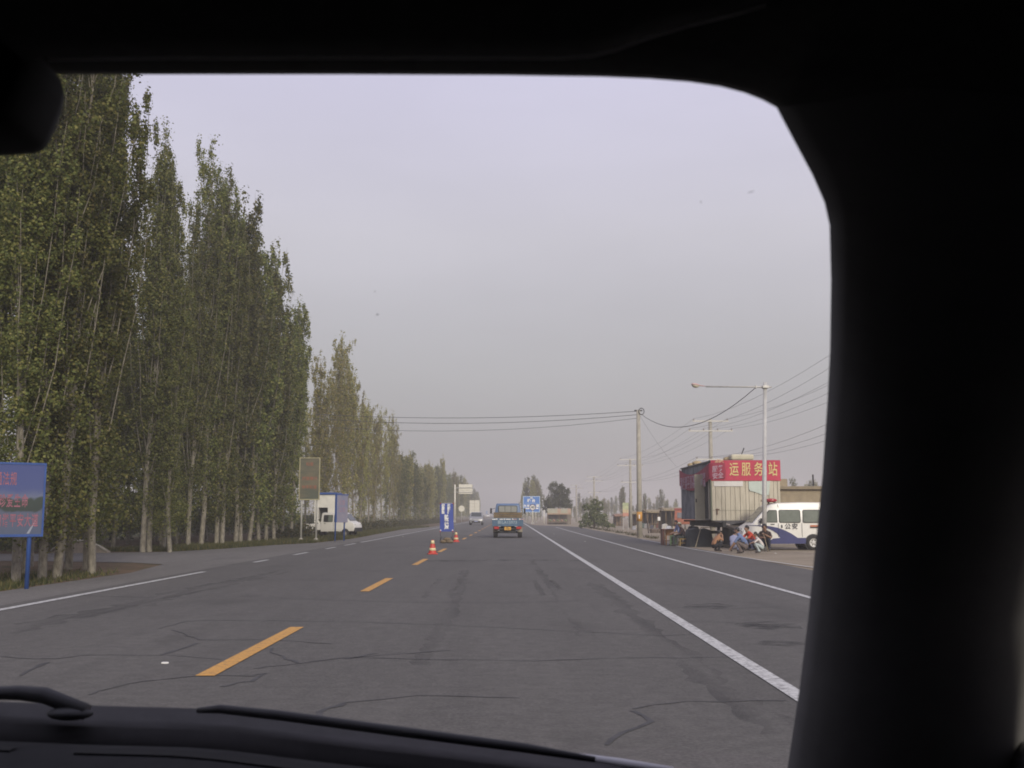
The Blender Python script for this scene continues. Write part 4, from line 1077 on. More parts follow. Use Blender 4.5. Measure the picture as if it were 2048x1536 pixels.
for sg in (-1, 1):
    MB().box((2.13, sg * .68, .76), (.12, .34, .16)).build('headlight', mat('headlight_lens', (.6, .6, .58), .15), suv, bevel=.04)
    MB().ball((2.25, sg * .66, .42), .06, sc=(.5, 1, 1)).build('fog_light', WHITE, suv, True)
    m_ = MB(); m_.box((.85, sg * .99, 1.2), (.10, .20, .15)); m_.build('side_mirror', mat('silver_paint', (.5, .5, .49)), suv, bevel=.03)
    side_panel([(.80, 1.15), (.30, 1.6), (-1.5, 1.6), (-1.8, 1.15)], lambda z: .90 - max(0, z - 1.08) * .26, .002, sg).build('side_window', GLASS, suv)
    for x in (1.4, -1.35): wheel(suv, x, sg * .78, .34, .22, CHROME, sg)

# --- white double-cab pickup parked under the trees
pr_, pf = Vector((-12.35, 67.0, -.02)), None
pu = thing('pickup', 'white double-cab micro pickup parked beside the poplar row', 'pickup', (P(672, 1050, 66.5).x, 66.5, -.02), R(-14))
pu.scale = (.86, .92, .98)
UP = [(1.70, .40), (1.76, .55), (1.72, .78), (1.62, .92), (1.42, .98), (1.36, 1.02), (.86, 1.50), (.70, 1.57), (-.72, 1.57), (-.83, 1.50), (-.88, .95), (-.90, .36)]
PW = mat('pickup_white', (0.62, 0.60, 0.56), 0.4, var=.05, scale=2)
puY = lambda z: .70 - max(0, z - .95) * .13
body_loft(UP, .70, .13, .95, .06).build('cab', PW, pu, True, bevel=.015)
bd = MB(); bd.box((-1.45, 0, .50), (1.1, 1.38, .06)); bd.build('bed_floor', PW, pu)
for sg in (-1, 1):
    MB().box((-1.45, sg * .68, .68), (1.12, .04, .36)).build('bed_side', PW, pu, bevel=.01)
    f_ = side_panel(rounded(-.66, .98, .06, 1.42, .06), puY, .001, sg).build('window', BLACK, pu)
    side_panel(rounded(-.30, 1.0, .03, 1.40, .04), puY, .008, sg, .003).build('pane', mat('van_pane', (.13, .15, .125)), f_)
    f_ = side_panel([(.16, .98), (1.18, .98), (.76, 1.42), (.16, 1.42)], puY, .001, sg).build('window', GLASS, pu)
    MB().box((.11, sg * .701, .72), (.012, .006, .5)).build('door_seam', BLACK, pu)
    for x in (-.55, .28): MB().box((x, sg * .708, .88), (.12, .02, .03)).build('door_handle', BLACK, pu)
    m_ = MB(); m_.box((1.12, sg * .82, 1.05), (.06, .13, .17)); m_.build('side_mirror', BLACK, pu, bevel=.02)
    for x in (1.05, -1.35):
        MB().lathe([(.30, -.02), (.30, .003)] if sg > 0 else [(.30, -.003), (.30, .02)], (x, sg * .70, .27), 'y', 22).build('wheel_arch', BLACK, pu)
        wheel(pu, x, sg * .67, .26, .16, mat('steel_rim', (.25, .23, .2)), sg)
    MB().box((1.68, sg * .5, .78), (.08, .24, .14)).build('headlight', mat('headlight_lens', (.6, .6, .58)), pu, bevel=.02)
MB().box((-2.0, 0, .68), (.04, 1.38, .36)).build('tailgate', PW, pu, bevel=.01)
MB().prism([(1.345, 1.06), (.89, 1.485), (.905, 1.495), (1.36, 1.07)], -.56, .56, lambda a, b_, t: (a, t, b_)).build('windscreen', GLASS, pu)
MB().box((1.74, 0, .50), (.10, 1.34, .24)).build('bumper', BLACK, pu, bevel=.03)

# --- red truck far behind the container
rt = thing('red_truck', 'red and orange truck cab half hidden behind the metal container', 'truck', (P(1364, 1040, 100).x + .4, 101, -.02), -math.pi / 2 - .15)
RC = [(.9, .5), (.95, .9), (.88, 1.3), (.68, 1.75), (.5, 1.82), (-.6, 1.82), (-.7, .5)]
body_loft(RC, .95, .08, 1.2, .08).build('cab', mat('truck_red', (.34, .11, .06), .6, var=.15), rt, True, bevel=.02)
MB().box((.1, 0, 1.92), (1.0, 1.9, .16)).build('roof_rack', mat('dark_red', (.28, .05, .05), .6), rt, bevel=.03)
MB().prism(rounded(-.68, 1.1, .68, 1.6, .08), .0, .03, lambda a, b_, t: (.97 - (b_ - 1.1) * .36 + t, a, b_)).build('windscreen', mat('red_truck_glass', (.16, .15, .15), .2), rt)
for sg in (-1, 1): wheel(rt, .3, sg * .8, .38, .22, mat('steel_rim', (.25, .23, .2)), sg)
MB().box((-1.9, 0, 1.1), (2.3, 1.8, .7)).build('bed', WOOD, rt)
for sg in (-1, 1): wheel(rt, -2.2, sg * .75, .38, .22, mat('steel_rim', (.25, .23, .2)), sg)
#PART3
# ------------------------------------------------------------------ traffic signs ahead
def flange(parent, x, y, r=.09, h=.45):
    for k in range(4):
        a = k * math.pi / 2 + .78
        MB().prism([(0, 0), (.28, 0), (0, h)], -.012, .012, lambda s, z, t, a=a: (x + math.cos(a) * (s + r * .6) - math.sin(a) * t, y + math.sin(a) * (s + r * .6) + math.cos(a) * t, z)).build('base_fin', STEEL, parent)
# cantilever sign, seen from behind
p = G(909.5, 1044.6)
cs = thing('cantilever_sign', 'cream back of a cantilevered road sign on a pale mast', 'sign', (p.x, p.y, 0))
zt = P(909, 969, p.y).z
MB().tube([(0, 0, -.1), (0, 0, zt)], [.15, .13], 12).build('mast', CREAM, cs, True)
x0, x1 = P(917.5, 980, p.y).x - p.x, P(945, 980, p.y).x - p.x
s0, s1 = P(930, 988, p.y).z, P(930, 968.5, p.y).z
for k in range(3):
    a, b_ = lerp(s0, s1, k / 3), lerp(s0, s1, (k + 1) / 3)
    MB().box(((x0 + x1) / 2, .1, (a + b_) / 2), (x1 - x0, .05, (b_ - a) - .03)).build('sign_panel', CREAM, cs, bevel=.01)
for z in (lerp(s0, s1, .18), lerp(s0, s1, .62)):
    MB().tube([(-.2, 0, z), (x1, 0, z)], .06, 8).build('arm', STEEL, cs, True)
flange(cs, 0, 0, .15, .7)
# round sign back
p = G(923, 1044.6)
rsn = thing('round_sign', 'pale back of a round road sign beside the cantilever mast', 'sign', (p.x, p.y, 0))
zc = P(923, 1017.3, p.y).z
MB().tube([(0, 0.05, -.1), (0, 0.05, zc + .3)], .05, 8).build('post', STEEL, rsn, True)
MB().lathe([(.001, -.02), (.55, -.02), (.56, 0), (.55, .02), (.001, .02)], (0, 0, zc), 'y', 24).build('disc', CREAM, rsn)
# large sign back further on
p = Vector((-8.4, 232, 0)); 
ls_ = thing('large_sign_back', 'large cream panelled sign back rising behind the silver car', 'sign', (P(949, 1040, 232).x, 232, 0))
zt, zb = P(949, 1000.5, 232).z, P(949, 1027, 232).z
wd = P(959.5, 1010, 232).x - P(939, 1010, 232).x
for i in range(2):
    for k in range(4):
        MB().box((lerp(-wd / 2, wd / 2, .25 + .5 * i), 0, lerp(zb, zt, (k + .5) / 4)), (wd / 2 - .06, .05, (zt - zb) / 4 - .04)).build('sign_panel', CREAM, ls_)
for x in (-wd * .3, wd * .3): MB().tube([(x, .1, -.1), (x, .1, zt)], .07, 8).build('post', STEEL, ls_, True)
MB().box((0, .06, (zt + zb) / 2), (.12, .08, zt - zb)).build('stiffener', mat('brown_stiffener', (.30, .25, .19), .7), ls_)
# blue road sign with round 40 sign in front
p1, p2 = G(1054, 1043.5), G(1071.5, 1046)
Yb = 186
bs_ = thing('blue_road_sign', 'blue square lane sign with white border on two posts', 'sign', (P(1063, 1040, Yb).x, Yb, 0))
x0, x1 = P(1046, 1010, Yb).x - bs_.location.x, P(1080, 1010, Yb).x - bs_.location.x
zb, zt = P(1063, 1024.5, Yb).z, P(1063, 992.3, Yb).z
SBL = mat('sign_blue', (0.045, 0.17, 0.50), 0.4, var=.05)
LBL = mat('pale_sign_border', (0.40, 0.52, 0.68), 0.4)
cx_, w_ = (x0 + x1) / 2, x1 - x0
MB().box((cx_, 0, (zb + zt) / 2), (w_, .05, zt - zb)).build('sign_panel', SBL, bs_, bevel=.02)
for (x, z, dx, dz) in ((cx_, zt - .06, w_, .12), (cx_, zb + .06, w_, .12), (x0 + .06, (zb + zt) / 2, .12, zt - zb - .24), (x1 - .06, (zb + zt) / 2, .12, zt - zb - .24)):
    MB().box((x, -.03, z), (dx, .02, dz)).build('border', LBL, bs_)
for body, size, px_, pv in (('轮 台', .62, 1062.5, 1001.7), ('大', .5, 1050, 1012), ('车', .5, 1056.5, 1012), ('道', .55, 1075, 1012), ('前方', .22, 1063, 996)):
    q = P(px_, pv, Yb); text_obj('lettering', body, size, WHITE, bs_, (q.x - bs_.location.x, -.045, q.z), (1, 0, 0), (0, 0, 1), bold=.025)
for u0, u1 in ((1048.5, 1059), (1071.5, 1077)):
    a, b_ = P(u0, 1017, Yb), P(u1, 1017, Yb)
    MB().box(((a.x + b_.x) / 2 - bs_.location.x, -.04, a.z), (b_.x - a.x, .02, .22)).build('white_bar', WHITE, bs_)
q = P(1063, 1006.5, Yb); MB().box((cx_, -.04, q.z), (w_ * .8, .02, .05)).build('white_rule', LBL, bs_)
for u in (1054, 1071.5):
    x = P(u, 1035, Yb).x - bs_.location.x
    MB().tube([(x, .09, -.1), (x, .09, zt - .2)], .10, 10).build('post', CREAM, bs_, True); flange(bs_, x, .09, .1, .5)
p = G(1065.3, 1047.6)
r4 = thing('speed_limit_sign', 'round white speed limit sign reading 40 before the blue sign', 'sign', (p.x, p.y, 0))
zc = P(1065.3, 1014.7, p.y).z
MB().tube([(0, .06, -.1), (0, .06, zc + .3)], .075, 10).build('post', CREAM, r4, True); flange(r4, 0, .06, .08, .45)
rr_ = 6.3 * p.y / FPX
dk = MB().lathe([(.001, -.02), (rr_, -.02), (rr_, .02), (.001, .02)], (0, 0, zc), 'y', 28).build('disc', mat('dark_red_rim', (.10, .045, .05), .5), r4)
MB().lathe([(.001, -.03), (rr_ * .77, -.03), (rr_ * .77, -.021), (.001, -.021)], (0, 0, zc), 'y', 28).build('white_face', WHITE, r4)
text_obj('lettering', '40', rr_ * 1.15, BLACK, r4, (0, -.035, zc), (1, 0, 0), (0, 0, 1), bold=.02)
# far small white car and a blue sign by the road
fc = thing('far_white_car', 'tiny white car far down the road beside the blue truck', 'car', (P(976, 1031, 560).x, 560, 0), -math.pi / 2)
body_loft(SP, .85, .26, 1.08, .10).build('body', WHITE, fc, True)
MB().prism([(.92, 1.17), (.37, 1.635), (.385, 1.65), (.945, 1.18)], -.66, .66, lambda a, b_, t: (a, t, b_)).build('windscreen', GLASS, fc)
for sg in (-1, 1):
    for x in (1.4, -1.35): wheel(fc, x, sg * .74, .32, .2, CHROME, sg)
fs = thing('far_blue_sign', 'small pale blue sign far down the road on the poplar side', 'sign', (P(973.5, 1030, 500).x, 500, 0))
q = P(973.5, 1025, 500)
MB().box((0, 0, q.z), (.9, .06, 1.5)).build('sign_panel', mat('pale_blue_sign', (.22, .30, .48), .5), fs, bevel=.02)
MB().tube([(0, .06, -.1), (0, .06, q.z)], .06, 6).build('post', STEEL, fs)

# ------------------------------------------------------------------ utility poles and wires
INS = mat('porcelain_insulator', (.30, .27, .25), .3)
def crossarm(t, z, w, n, parent_y=.12):
    a = MB().box((0, -parent_y, z), (w, .07, .07)).build('crossarm', mat('pale_crossarm', (.55, .53, .48), .6), t)
    out = []
    for k in range(n):
        x = lerp(-w / 2 + .08, w / 2 - .08, k / (n - 1))
        MB().lathe([(.025, .035), (.05, .06), (.03, .09), (.055, .12), (.02, .16)], (x, -parent_y, z), n=8).build('insulator', INS, a, True)
        out.append((x, -parent_y, z + .15))
    return out
POLES = [(12.45, 34.5), (12.2, 63.8), (12.45, 109.0), (12.75, 160.0), (12.95, 206.0), (13.2, 258.0)]
labs = ['concrete power pole hidden beside the windscreen pillar, insulators showing', 'concrete power pole with crossarms rising behind the red-bannered container', 'concrete power pole with two pale crossarms beside the market stalls', 'thin hazy power pole with one crossarm rising behind the bush',
        'hazy power pole beyond the bush near the awning stall', 'faintest power pole beyond the awning stall']
topz_ = [P(1416, 838, 63.8).z] * 6
W_top, W_mid, W_low = [], [], []
for (x, y), lab in zip(POLES, labs):
    t = thing('power_pole', lab, 'utility pole', (x, y, -.02), 0, 'power poles')
    h = topz_[0]
    MB().tube([(0, 0, -.3), (0, 0, h * .5), (0, 0, h)], [.165, .14, .105], 12).build('shaft', CONC, t, True)
    n_ = 4
    W_top.append([(x + a, y + b_, c_ - .02) for a, b_, c_ in crossarm(t, h - .12, 2.2, 2)])
    W_mid.append([(x + a, y + b_, c_ - .02) for a, b_, c_ in crossarm(t, h - .72, 2.7, 4)])
    W_low.append([(x + a, y + b_, c_ - .02) for a, b_, c_ in crossarm(t, h - 2.45, 1.9, 3)])
WIRE = mat('wire_black', (.075, .075, .078), .6)
def sag(a, b_, s, n=10):
    a, b_ = Vector(a), Vector(b_); return [a.lerp(b_, i / n) - Vector((0, 0, 4 * s * (i / n) * (1 - i / n))) for i in range(n + 1)]
def wire(pts, r, lab, name='overhead_wire', group='overhead wires'):
    MBt = MB().tube(pts, r, 4, False); o = MBt.build(name, WIRE, None, True); tag(o, lab, 'wire', group); return o
for rows_, lab in ((W_top, 'overhead wire strung on the top crossarms of the power poles'), (W_mid, 'overhead wire on the second crossarms of the power poles'), (W_low, 'overhead wire on the lowest crossarms of the power poles')):
    for k in range(len(rows_[0])):
        pts = []
        a0_ = Vector(rows_[0][k]); pts += sag(a0_ + Vector((0, -48, 0)), a0_, .7)[:-1]
        for i in range(len(rows_) - 1): pts += sag(rows_[i][k], rows_[i + 1][k], .45)[:-1]
        pts.append(Vector(rows_[-1][k]))
        wire(pts, .006, lab)
# roadside pole with the orange band
p = G(1279.5, 1074.5)
h1 = P(1277, 820, p.y).z
rp = thing('roadside_pole', 'roadside concrete pole with an orange painted band at the road edge', 'utility pole', (p.x, p.y, -.02))
tipx = P(1276.5, 820, p.y).x - p.x
MB().tube([(0, 0, -.3), (tipx * .5, 0, h1 * .5), (tipx, 0, h1)], [.175, .15, .12], 14).build('shaft', CONC, rp, True)
zo0, zo1 = P(1279, 1042, p.y).z, P(1279, 1023, p.y).z
MB().lathe([(.160, zo0), (.176, zo0), (.173, zo1), (.155, zo1)], (tipx * .15, 0, 0), n=16).build('orange_band', mat('orange_band', (.52, .26, .05), .6, var=.1), rp, True)
MB().box((tipx * .15 - .03, -.176, (zo0 + zo1) / 2), (.06, .012, .24)).build('band_mark', WHITE, rp)
coil = MB()
coil.tube([(tipx + .18 + .17 * math.cos(a), -.14, h1 - .08 + .2 * math.sin(a)) for a in np.linspace(0, 2 * math.pi, 18)], .03, 6)
coil.build('cable_coil', WIRE, rp, True)
MB().box((tipx, -.02, h1 - .02), (.5, .08, .08)).build('bracket', BLACK, rp)
top = Vector((p.x + tipx, p.y, h1 - .05))
for k, (du, va, r_) in enumerate(((788, 829, .016), (788, 836, .016), (800, 849, .012))):
    e_ = P(du - 40, va - 2, 72)
    wire(sag(e_ + (e_ - top) * .25, top - Vector((0, 0, .02 + .22 * k)), .35 + .1 * k), r_, ['cable crossing above the road to the roadside pole, upper of the close pair', 'cable crossing above the road to the roadside pole, lower of the close pair', 'thin wire crossing the road below the close pair of cables'][k], 'overhead_cable', 'cables across the road')
# ------------------------------------------------------------------ lamp post
pl = G(1528.5, 1101)
lp = thing('street_lamp', 'grey steel street lamp with a long arm and pinkish lamp head', 'street lamp', (pl.x, pl.y, -.02))
ht = P(1530, 764, pl.y).z
tx = P(1530, 764, pl.y).x - pl.x
MB().tube([(0, 0, -.2), (tx * .45, 0, ht * .48), (tx * .46, 0, ht * .481), (tx, 0, ht)], [.092, .088, .080, .074], 14).build('mast', STEEL, lp, True)
za = P(1520, 773, pl.y).z; xe = P(1411, 772, pl.y).x - pl.x
MB().tube([(tx + .24, -.02, za), (tx, -.02, za), (xe, -.02, za + .02)], .034, 10).build('arm', STEEL, lp, True)
MB().box((tx, -.02, za), (.26, .22, .12)).build('clamp', STEEL, lp, bevel=.02)
MB().box((tx - .38, -.02, za), (.05, .12, .14)).build('clamp', STEEL, lp, bevel=.01)
hx0 = P(1382, 767, pl.y).x - pl.x
head = MB(); prof = [(0, .012, 0), (.10, .045, .01), (.22, .055, .015), (.32, .10, .035), (.42, .135, .05), (.54, .13, .055), (.60, .08, .045), (.62, .01, .035)]
Lh = xe - hx0
rings = []
for s, ry_, _ in prof:
    x = xe - s / .62 * Lh; zc_ = za + .02 + s * .13
    rings.append([(x, -.02 + ry_ * math.cos(a), zc_ + ry_ * .55 * max(0, math.sin(a)) + ry_ * .25 * min(0, math.sin(a))) for a in np.linspace(0, 2 * math.pi, 13)[:-1]])
head.rings(rings).build('lamp_head', mat('lamp_pink_shell', (.42, .20, .19), .4, c2=(.55, .42, .38), scale=5), lp, True)
rings = []
for s, ry_ in ((.27, .03), (.33, .085), (.42, .115), (.53, .11), (.59, .04)):
    x = xe - s / .62 * Lh; zc_ = za + .02 + s * .13
    rings.append([(x, -.02 + ry_ * math.cos(a), zc_ - .01 + (-.9 * ry_ * abs(math.sin(a)) if math.sin(a) < 0 else .0)) for a in np.linspace(0, 2 * math.pi, 13)[:-1]])
MB().rings(rings).build('lamp_lens', mat('cream_lens', (.52, .49, .37), .25), lp, True)
a_ = Vector((pl.x + tx - .40, pl.y - .02, za - .06)); b_ = Vector((p.x + tipx + .2, p.y - .1, h1 - .3))
wire(sag(a_, b_, 1.15, 16), .018, 'drooping black cable from the roadside pole to the street lamp arm', 'lamp_cable', 'lamp cable')
wire(sag((p.x + tipx + .1, p.y, h1 - .35), P(1352, 932, 70), .2), .006, 'thin stay wire slanting down from the roadside pole behind the container', 'stay_wire', 'stay wire')

# ------------------------------------------------------------------ container service station
Y0 = 45.2
X0, X1 = P(1423.5, 1000, Y0).x, P(1561, 1000, Y0).x
ZB, ZT = P(1490, 1041, Y0).z, P(1490, 921.5, Y0).z
LEN = 8.0
Wd = X1 - X0
ct_ = thing('container_office', 'cream metal container office raised on a trailer, red banners around its top', 'container', (X0, Y0, 0))
PAN = mat('cream_panel', (0.54, 0.49, 0.385), 0.6, c2=(0.40, 0.36, 0.275), scale=2.2, stretch=(2.5, 2.5, .35), lo=.3, hi=.6)
GREYP = mat('grey_stained_sheet', (0.20, 0.205, 0.215), 0.75, c2=(0.09, 0.095, 0.115), scale=1.6, stretch=(1, 1, .8), lo=.4, hi=.6)
ROOFM = mat('grey_roof_sheet', (0.22, 0.21, 0.20), 0.7, var=.12, scale=4)
hb_ = ZT - ZB
bd = MB(); bd.box((Wd / 2, LEN / 2 + .03, (ZB + ZT) / 2), (Wd - .06, LEN - .08, hb_ - .04)); bd.build('box_body', GREYP, ct_)
# front cladding: vertical boards with recessed joints
edges = [0, .17, .42, .58, .80, 1.0, 1.22, 1.46, 1.60, 1.83, 2.02, 2.24, 2.45, 2.66, 2.83, Wd]
for k, (a, c_) in enumerate(zip(edges[:-1], edges[1:])):
    MB().box(((a + c_) / 2, .0 + .006 * (k % 3), (ZB + ZT) / 2), (c_ - a - .013, .035, hb_)).build('front_board', PAN, ct_, bevel=.006)
MB().box((Wd / 2, -.022, ZB + hb_ * .17), (Wd - .02, .012, .018)).build('front_rail', mat('seam_grey', (.30, .28, .22), .7), ct_)
MB().box((.0 - .02, .0, (ZB + ZT) / 2 - .2), (.06, .08, hb_ - .4)).build('corner_post', mat('dark_olive', (.13, .14, .10), .7), ct_)
# left face: grey sheets, doorway, open door
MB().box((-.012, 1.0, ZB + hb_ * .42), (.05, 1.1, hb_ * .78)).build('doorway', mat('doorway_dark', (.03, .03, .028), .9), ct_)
for y in (.42, 1.58): MB().box((-.03, y, ZB + hb_ * .42), (.06, .07, hb_ * .8)).build('door_jamb', PAN, ct_)
for k in range(5):
    y0_ = 1.7 + k * 1.24
    MB().box((-.012, y0_ + .6, ZB + hb_ * .40), (.03, 1.2, hb_ * .78)).build('side_sheet', GREYP, ct_, bevel=.005)
dr = MB(); dr.box((-.25, 1.42, ZB + hb_ * .40), (.45, .05, hb_ * .78)); do_ = dr.build('door', mat('door_cream', (.36, .335, .25), .55, var=.08, scale=3), ct_, bevel=.008)
MB().box((-.42, 1.385, ZB + hb_ * .34), (.05, .03, .16)).build('handle', BLACK, do_)
MB().box((-.16, 1.392, ZB + hb_ * .66), (.09, .006, .26)).build('paper_notice', mat('grey_paper', (.40, .39, .40), .8), do_)
# roof sheet and gutters
MB().box((Wd / 2, LEN / 2, ZT + .0), (Wd + .06, LEN + .02, .06)).build('roof', ROOFM, ct_, bevel=.01)
# banners
BRED = mat('red_banner', (0.46, 0.035, 0.075), 0.65, var=.12, scale=1.8)
zb_ = P(1490, 961.5, Y0).z
fb = MB(); nx = 14
vs = [(lerp(-.02, Wd + .03, i / nx), -.045 - .012 * math.sin(i * 2.1), z) for z in (ZT + .02, zb_) for i in range(nx + 1)]
fb.add(vs, [(i, i + 1, nx + 2 + i, nx + 1 + i) for i in range(nx)]); fbo = fb.build('front_banner', BRED, ct_, True)
GOLD = mat('gold_lettering', (0.62, 0.49, 0.20), 0.6)
for ch, u in (('运', 1467.5), ('服', 1491.5), ('务', 1516.5), ('站', 1545)):
    text_obj('lettering', ch, .62, GOLD, fbo, (P(u, 940, Y0).x - X0, -.066, lerp(zb_, ZT, .53)), (.66, 0, 0), (0, 0, 1.0), bold=.007)
text_obj('lettering', '货', .5, mat('pale_gold', (.55, .33, .2), .6), fbo, (.35, -.062, ZT - .22), (.8, 0, 0), (0, 0, 1), bold=.01)
# side banner, sagging, wrapping round the corner onto the front
sb_ = MB(); path = [(-.09, LEN - .05), (-.10, 6.6), (-.10, 5.2), (-.11, 3.8), (-.12, 2.6), (-.12, 1.4), (-.12, .5), (-.10, .05), (-.06, -.09), (.12, -.10), (.35, -.10), (.58, -.095)]
cum = [0]
for (a, b2), (c_, d_) in zip(path[:-1], path[1:]): cum.append(cum[-1] + math.hypot(c_ - a, d_ - b2))
tot = cum[-1]
def sbz(s): 
    t = s / tot; top_ = ZT - .04 - .40 * math.sin(math.pi * min(1, t / .93)) ** .8 * (1 - .1 * t) - .05 * t
    return top_, top_ - (.80 - .12 * t)
vs = []
for row in (0, .5, 1):
    for (x, y), s in zip(path, cum):
        a, b2 = sbz(s); vs.append((x + (.03 * math.sin(s * 3) if row == .5 else 0), y, lerp(a, b2, row)))
n_ = len(path)
sb_.add(vs, [(r_ * n_ + i, r_ * n_ + i + 1, (r_ + 1) * n_ + i + 1, (r_ + 1) * n_ + i) for r_ in range(2) for i in range(n_ - 1)])
sbo = sb_.build('side_banner', mat('dusty_red_banner', (0.30, 0.03, 0.06), 0.7, var=.15, scale=1.5), ct_, True)
PINK = mat('pale_banner_print', (.46, .30, .36), .7)
for k, body in enumerate(('强化道路运输服务管理', '确保旅客货物安全畅通')):
    text_obj('lettering', body, .34, PINK, sbo, (-.155, 3.9, ZT - .66 - .30 * k + .0), (0, -2.0, .0), (0, 0, .95), bold=.006, spacing=1.0)
    text_obj('lettering', '服务' if k == 0 else '安全', .30, PINK, sbo, (.26, -.128, ZT - .36 - .30 * k), (.8, 0, .12), (0, 0, .95), bold=.006)
# papers and handle on the front
PAPER = mat('sun_bleached_paper', (.66, .64, .60), .8, var=.05)
MB().box((.72, -.042, P(1440, 967.5, Y0).z), (1.25, .008, .22)).build('notice_strip', PAPER, ct_)
tp_ = [(P(u, v, Y0).x - X0, P(u, v, Y0).z) for u, v in ((1497, 963), (1540, 962), (1537, 990), (1526, 991), (1520, 988), (1509, 984), (1500, 982), (1497, 977))]
MB().prism(tp_, -.05, -.042, lambda a, b2, t: (a, t, b2)).build('torn_poster', mat('pale_green_poster', (.50, .56, .50), .8, var=.06), ct_)
q = P(1434, 1023, Y0); hd = MB(); hd.box((q.x - X0, -.05, q.z), (.04, .03, .26)); hd.box((q.x - X0 + .02, -.06, q.z + .09), (.15, .03, .035)); hd.build('handle', mat('rusty_handle', (.16, .10, .07), .8), ct_)
# trailer under the box
DARKM = mat('dark_trailer_steel', (.035, .034, .033), .75, var=.25, scale=5)
RUST = mat('rusty_steel', (.13, .105, .085), .85, c2=(.06, .055, .05), scale=5)
for x in (.45, Wd - .45): MB().box((x, LEN / 2 - .2, ZB - .16), (.14, LEN + .3, .24)).build('chassis_beam', DARKM, ct_)
for k in range(5): MB().box((Wd / 2, .15 + k * LEN / 4.4, ZB - .055), (Wd - .02, .12, .08)).build('cross_member', RUST, ct_)
for k, x in enumerate((.25, Wd - .25)):
    for y in (5.6, 6.7):
        w_ = wheel(ct_, x, y, .42, .26, mat('steel_rim', (.25, .23, .2)), -1)
        w_.rotation_euler = (0, 0, math.pi / 2); 
MB().box((Wd / 2, 6.1, .55), (Wd - .4, .14, .14)).build('axle', DARKM, ct_)
for x in (.5, Wd - .6): MB().box((x, 1.2, ZB / 2 - .1), (.12, .12, ZB - .02)).build('landing_leg', DARKM, ct_); MB().box((x, 1.2, .01), (.3, .3, .06)).build('landing_foot', DARKM, ct_)
fr_ = MB()
for a, c_ in (((.45, -.1, ZB - .2), (1.35, -1.3, .62)), ((Wd - .55, -.1, ZB - .2), (1.5, -1.3, .62))): fr_.tube([a, c_], .075, 6)
fr_.build('drawbar', RUST, ct_)
MB().box((1.42, -1.35, .60), (.3, .25, .14)).build('tow_coupling', DARKM, ct_, bevel=.02)
MB().tube([(1.42, -1.2, -.02), (1.42, -1.2, .6)], .045, 8).build('jack_stand', DARKM, ct_)
bx_ = MB(); bx_.box((1.25, 1.0, .48), (1.0, 1.4, .75)); bx_.build('tool_box', DARKM, ct_, bevel=.02)
fl = MB(); fl.add([(.0, -.16, ZB - .02), (.75, -.34, ZB - .16), (1.5, -.30, ZB - .03), (2.15, -.36, ZB - .14), (2.5, -.16, ZB - .02), (.0, -.05, ZB + .0), (2.5, -.05, ZB + .0)], [(0, 1, 5), (1, 2, 5), (2, 6, 5), (2, 3, 6), (3, 4, 6)])
fl.build('tarp_flap', mat('grey_tarp', (.075, .072, .07), .8, var=.2), ct_)
# dark tarpaulin heap beside the trailer, with a bent pole
q0 = G(1375, 1093); q1 = G(1432, 1093)
tp = thing('tarp_heap', 'dark tarpaulin covering a heap beside the container trailer', 'tarpaulin', (q0.x, q0.y, -.02))
wT = q1.x - q0.x
rg = np.random.default_rng(5); N = 9
vs = []; fs = []
for j in range(6):
    for i in range(N):
        s, t = i / (N - 1), j / 5
        edge = min(1, min(s, 1 - s) * 7, ) ; e2 = min(1, min(t, 1 - t) * 5)
        z = .78 * (edge * e2) ** .4 + rg.uniform(-.04, .04) if edge * e2 > 0 else 0
        vs.append((s * wT + rg.uniform(-.03, .03), t * 1.8 + rg.uniform(-.03, .03), max(0, z)))
fs = [(j * N + i, j * N + i + 1, (j + 1) * N + i + 1, (j + 1) * N + i) for j in range(5) for i in range(N - 1)]
MB().add(vs, fs).build('tarp_sheet', mat('dark_tarp', (.022, .024, .023), .75, var=.3, scale=3, bump=.5, bscale=6), tp, True)
POLEW = mat('bare_wood_pole', (.30, .25, .17), .85, var=.15)
yy = q0.y - .25
MB().tube([(G(1383, 1092).x - q0.x, -.28, 0), (P(1403, 1054, yy).x - q0.x, -.1, P(1403, 1054, yy).z), (P(1446, 1053, yy).x - q0.x, .05, P(1446, 1053, yy).z)], .022, 6).build('bent_pole', POLEW, tp)
# things on the container roof
o = MB().box((0, 0, .14), (1.0, .9, .26)).build('roof_mattress', mat('cream_mattress', (.52, .48, .36), .8, var=.08), None, bevel=.09, seg=3)
q = P(1481, 920, Y0 + .7); o.location = (q.x, Y0 + .7, ZT + .03); tag(o, 'cream rolled mattress lying on the container roof above the banner', 'mattress')
for k, (u, Yr, s, lab) in enumerate(((1450, .8, .17, 'small pale bundle on the container roof beside the mattress'), (1389, 4.6, .2, 'tan lump on the container roof edge, nearer the middle'), (1379, 6.6, .2, 'tan lump near the far end of the container roof edge'))):
    o = MB().ball((0, 0, s * .5), s, 10, 6, (1.2, .9, .6)).build('roof_bundle', mat('tan_bundle', (.40, .31, .18), .9, var=.2), None, True)
    q = P(u, 925, Y0 + Yr); o.location = (q.x + .12, Y0 + Yr, ZT + .02); tag(o, lab, 'bundle', 'bundles on the container roof')
o = MB().tube([(P(1477, 906, Y0 + 1.2).x - 0, Y0 + 1.2, ZT + .03), P(1488, 896, Y0 + 1.2)], [.018, .03], 6).build('roof_pipe', WIRE, None)
tag(o, 'thin dark pipe slanting up from the container roof', 'pipe')

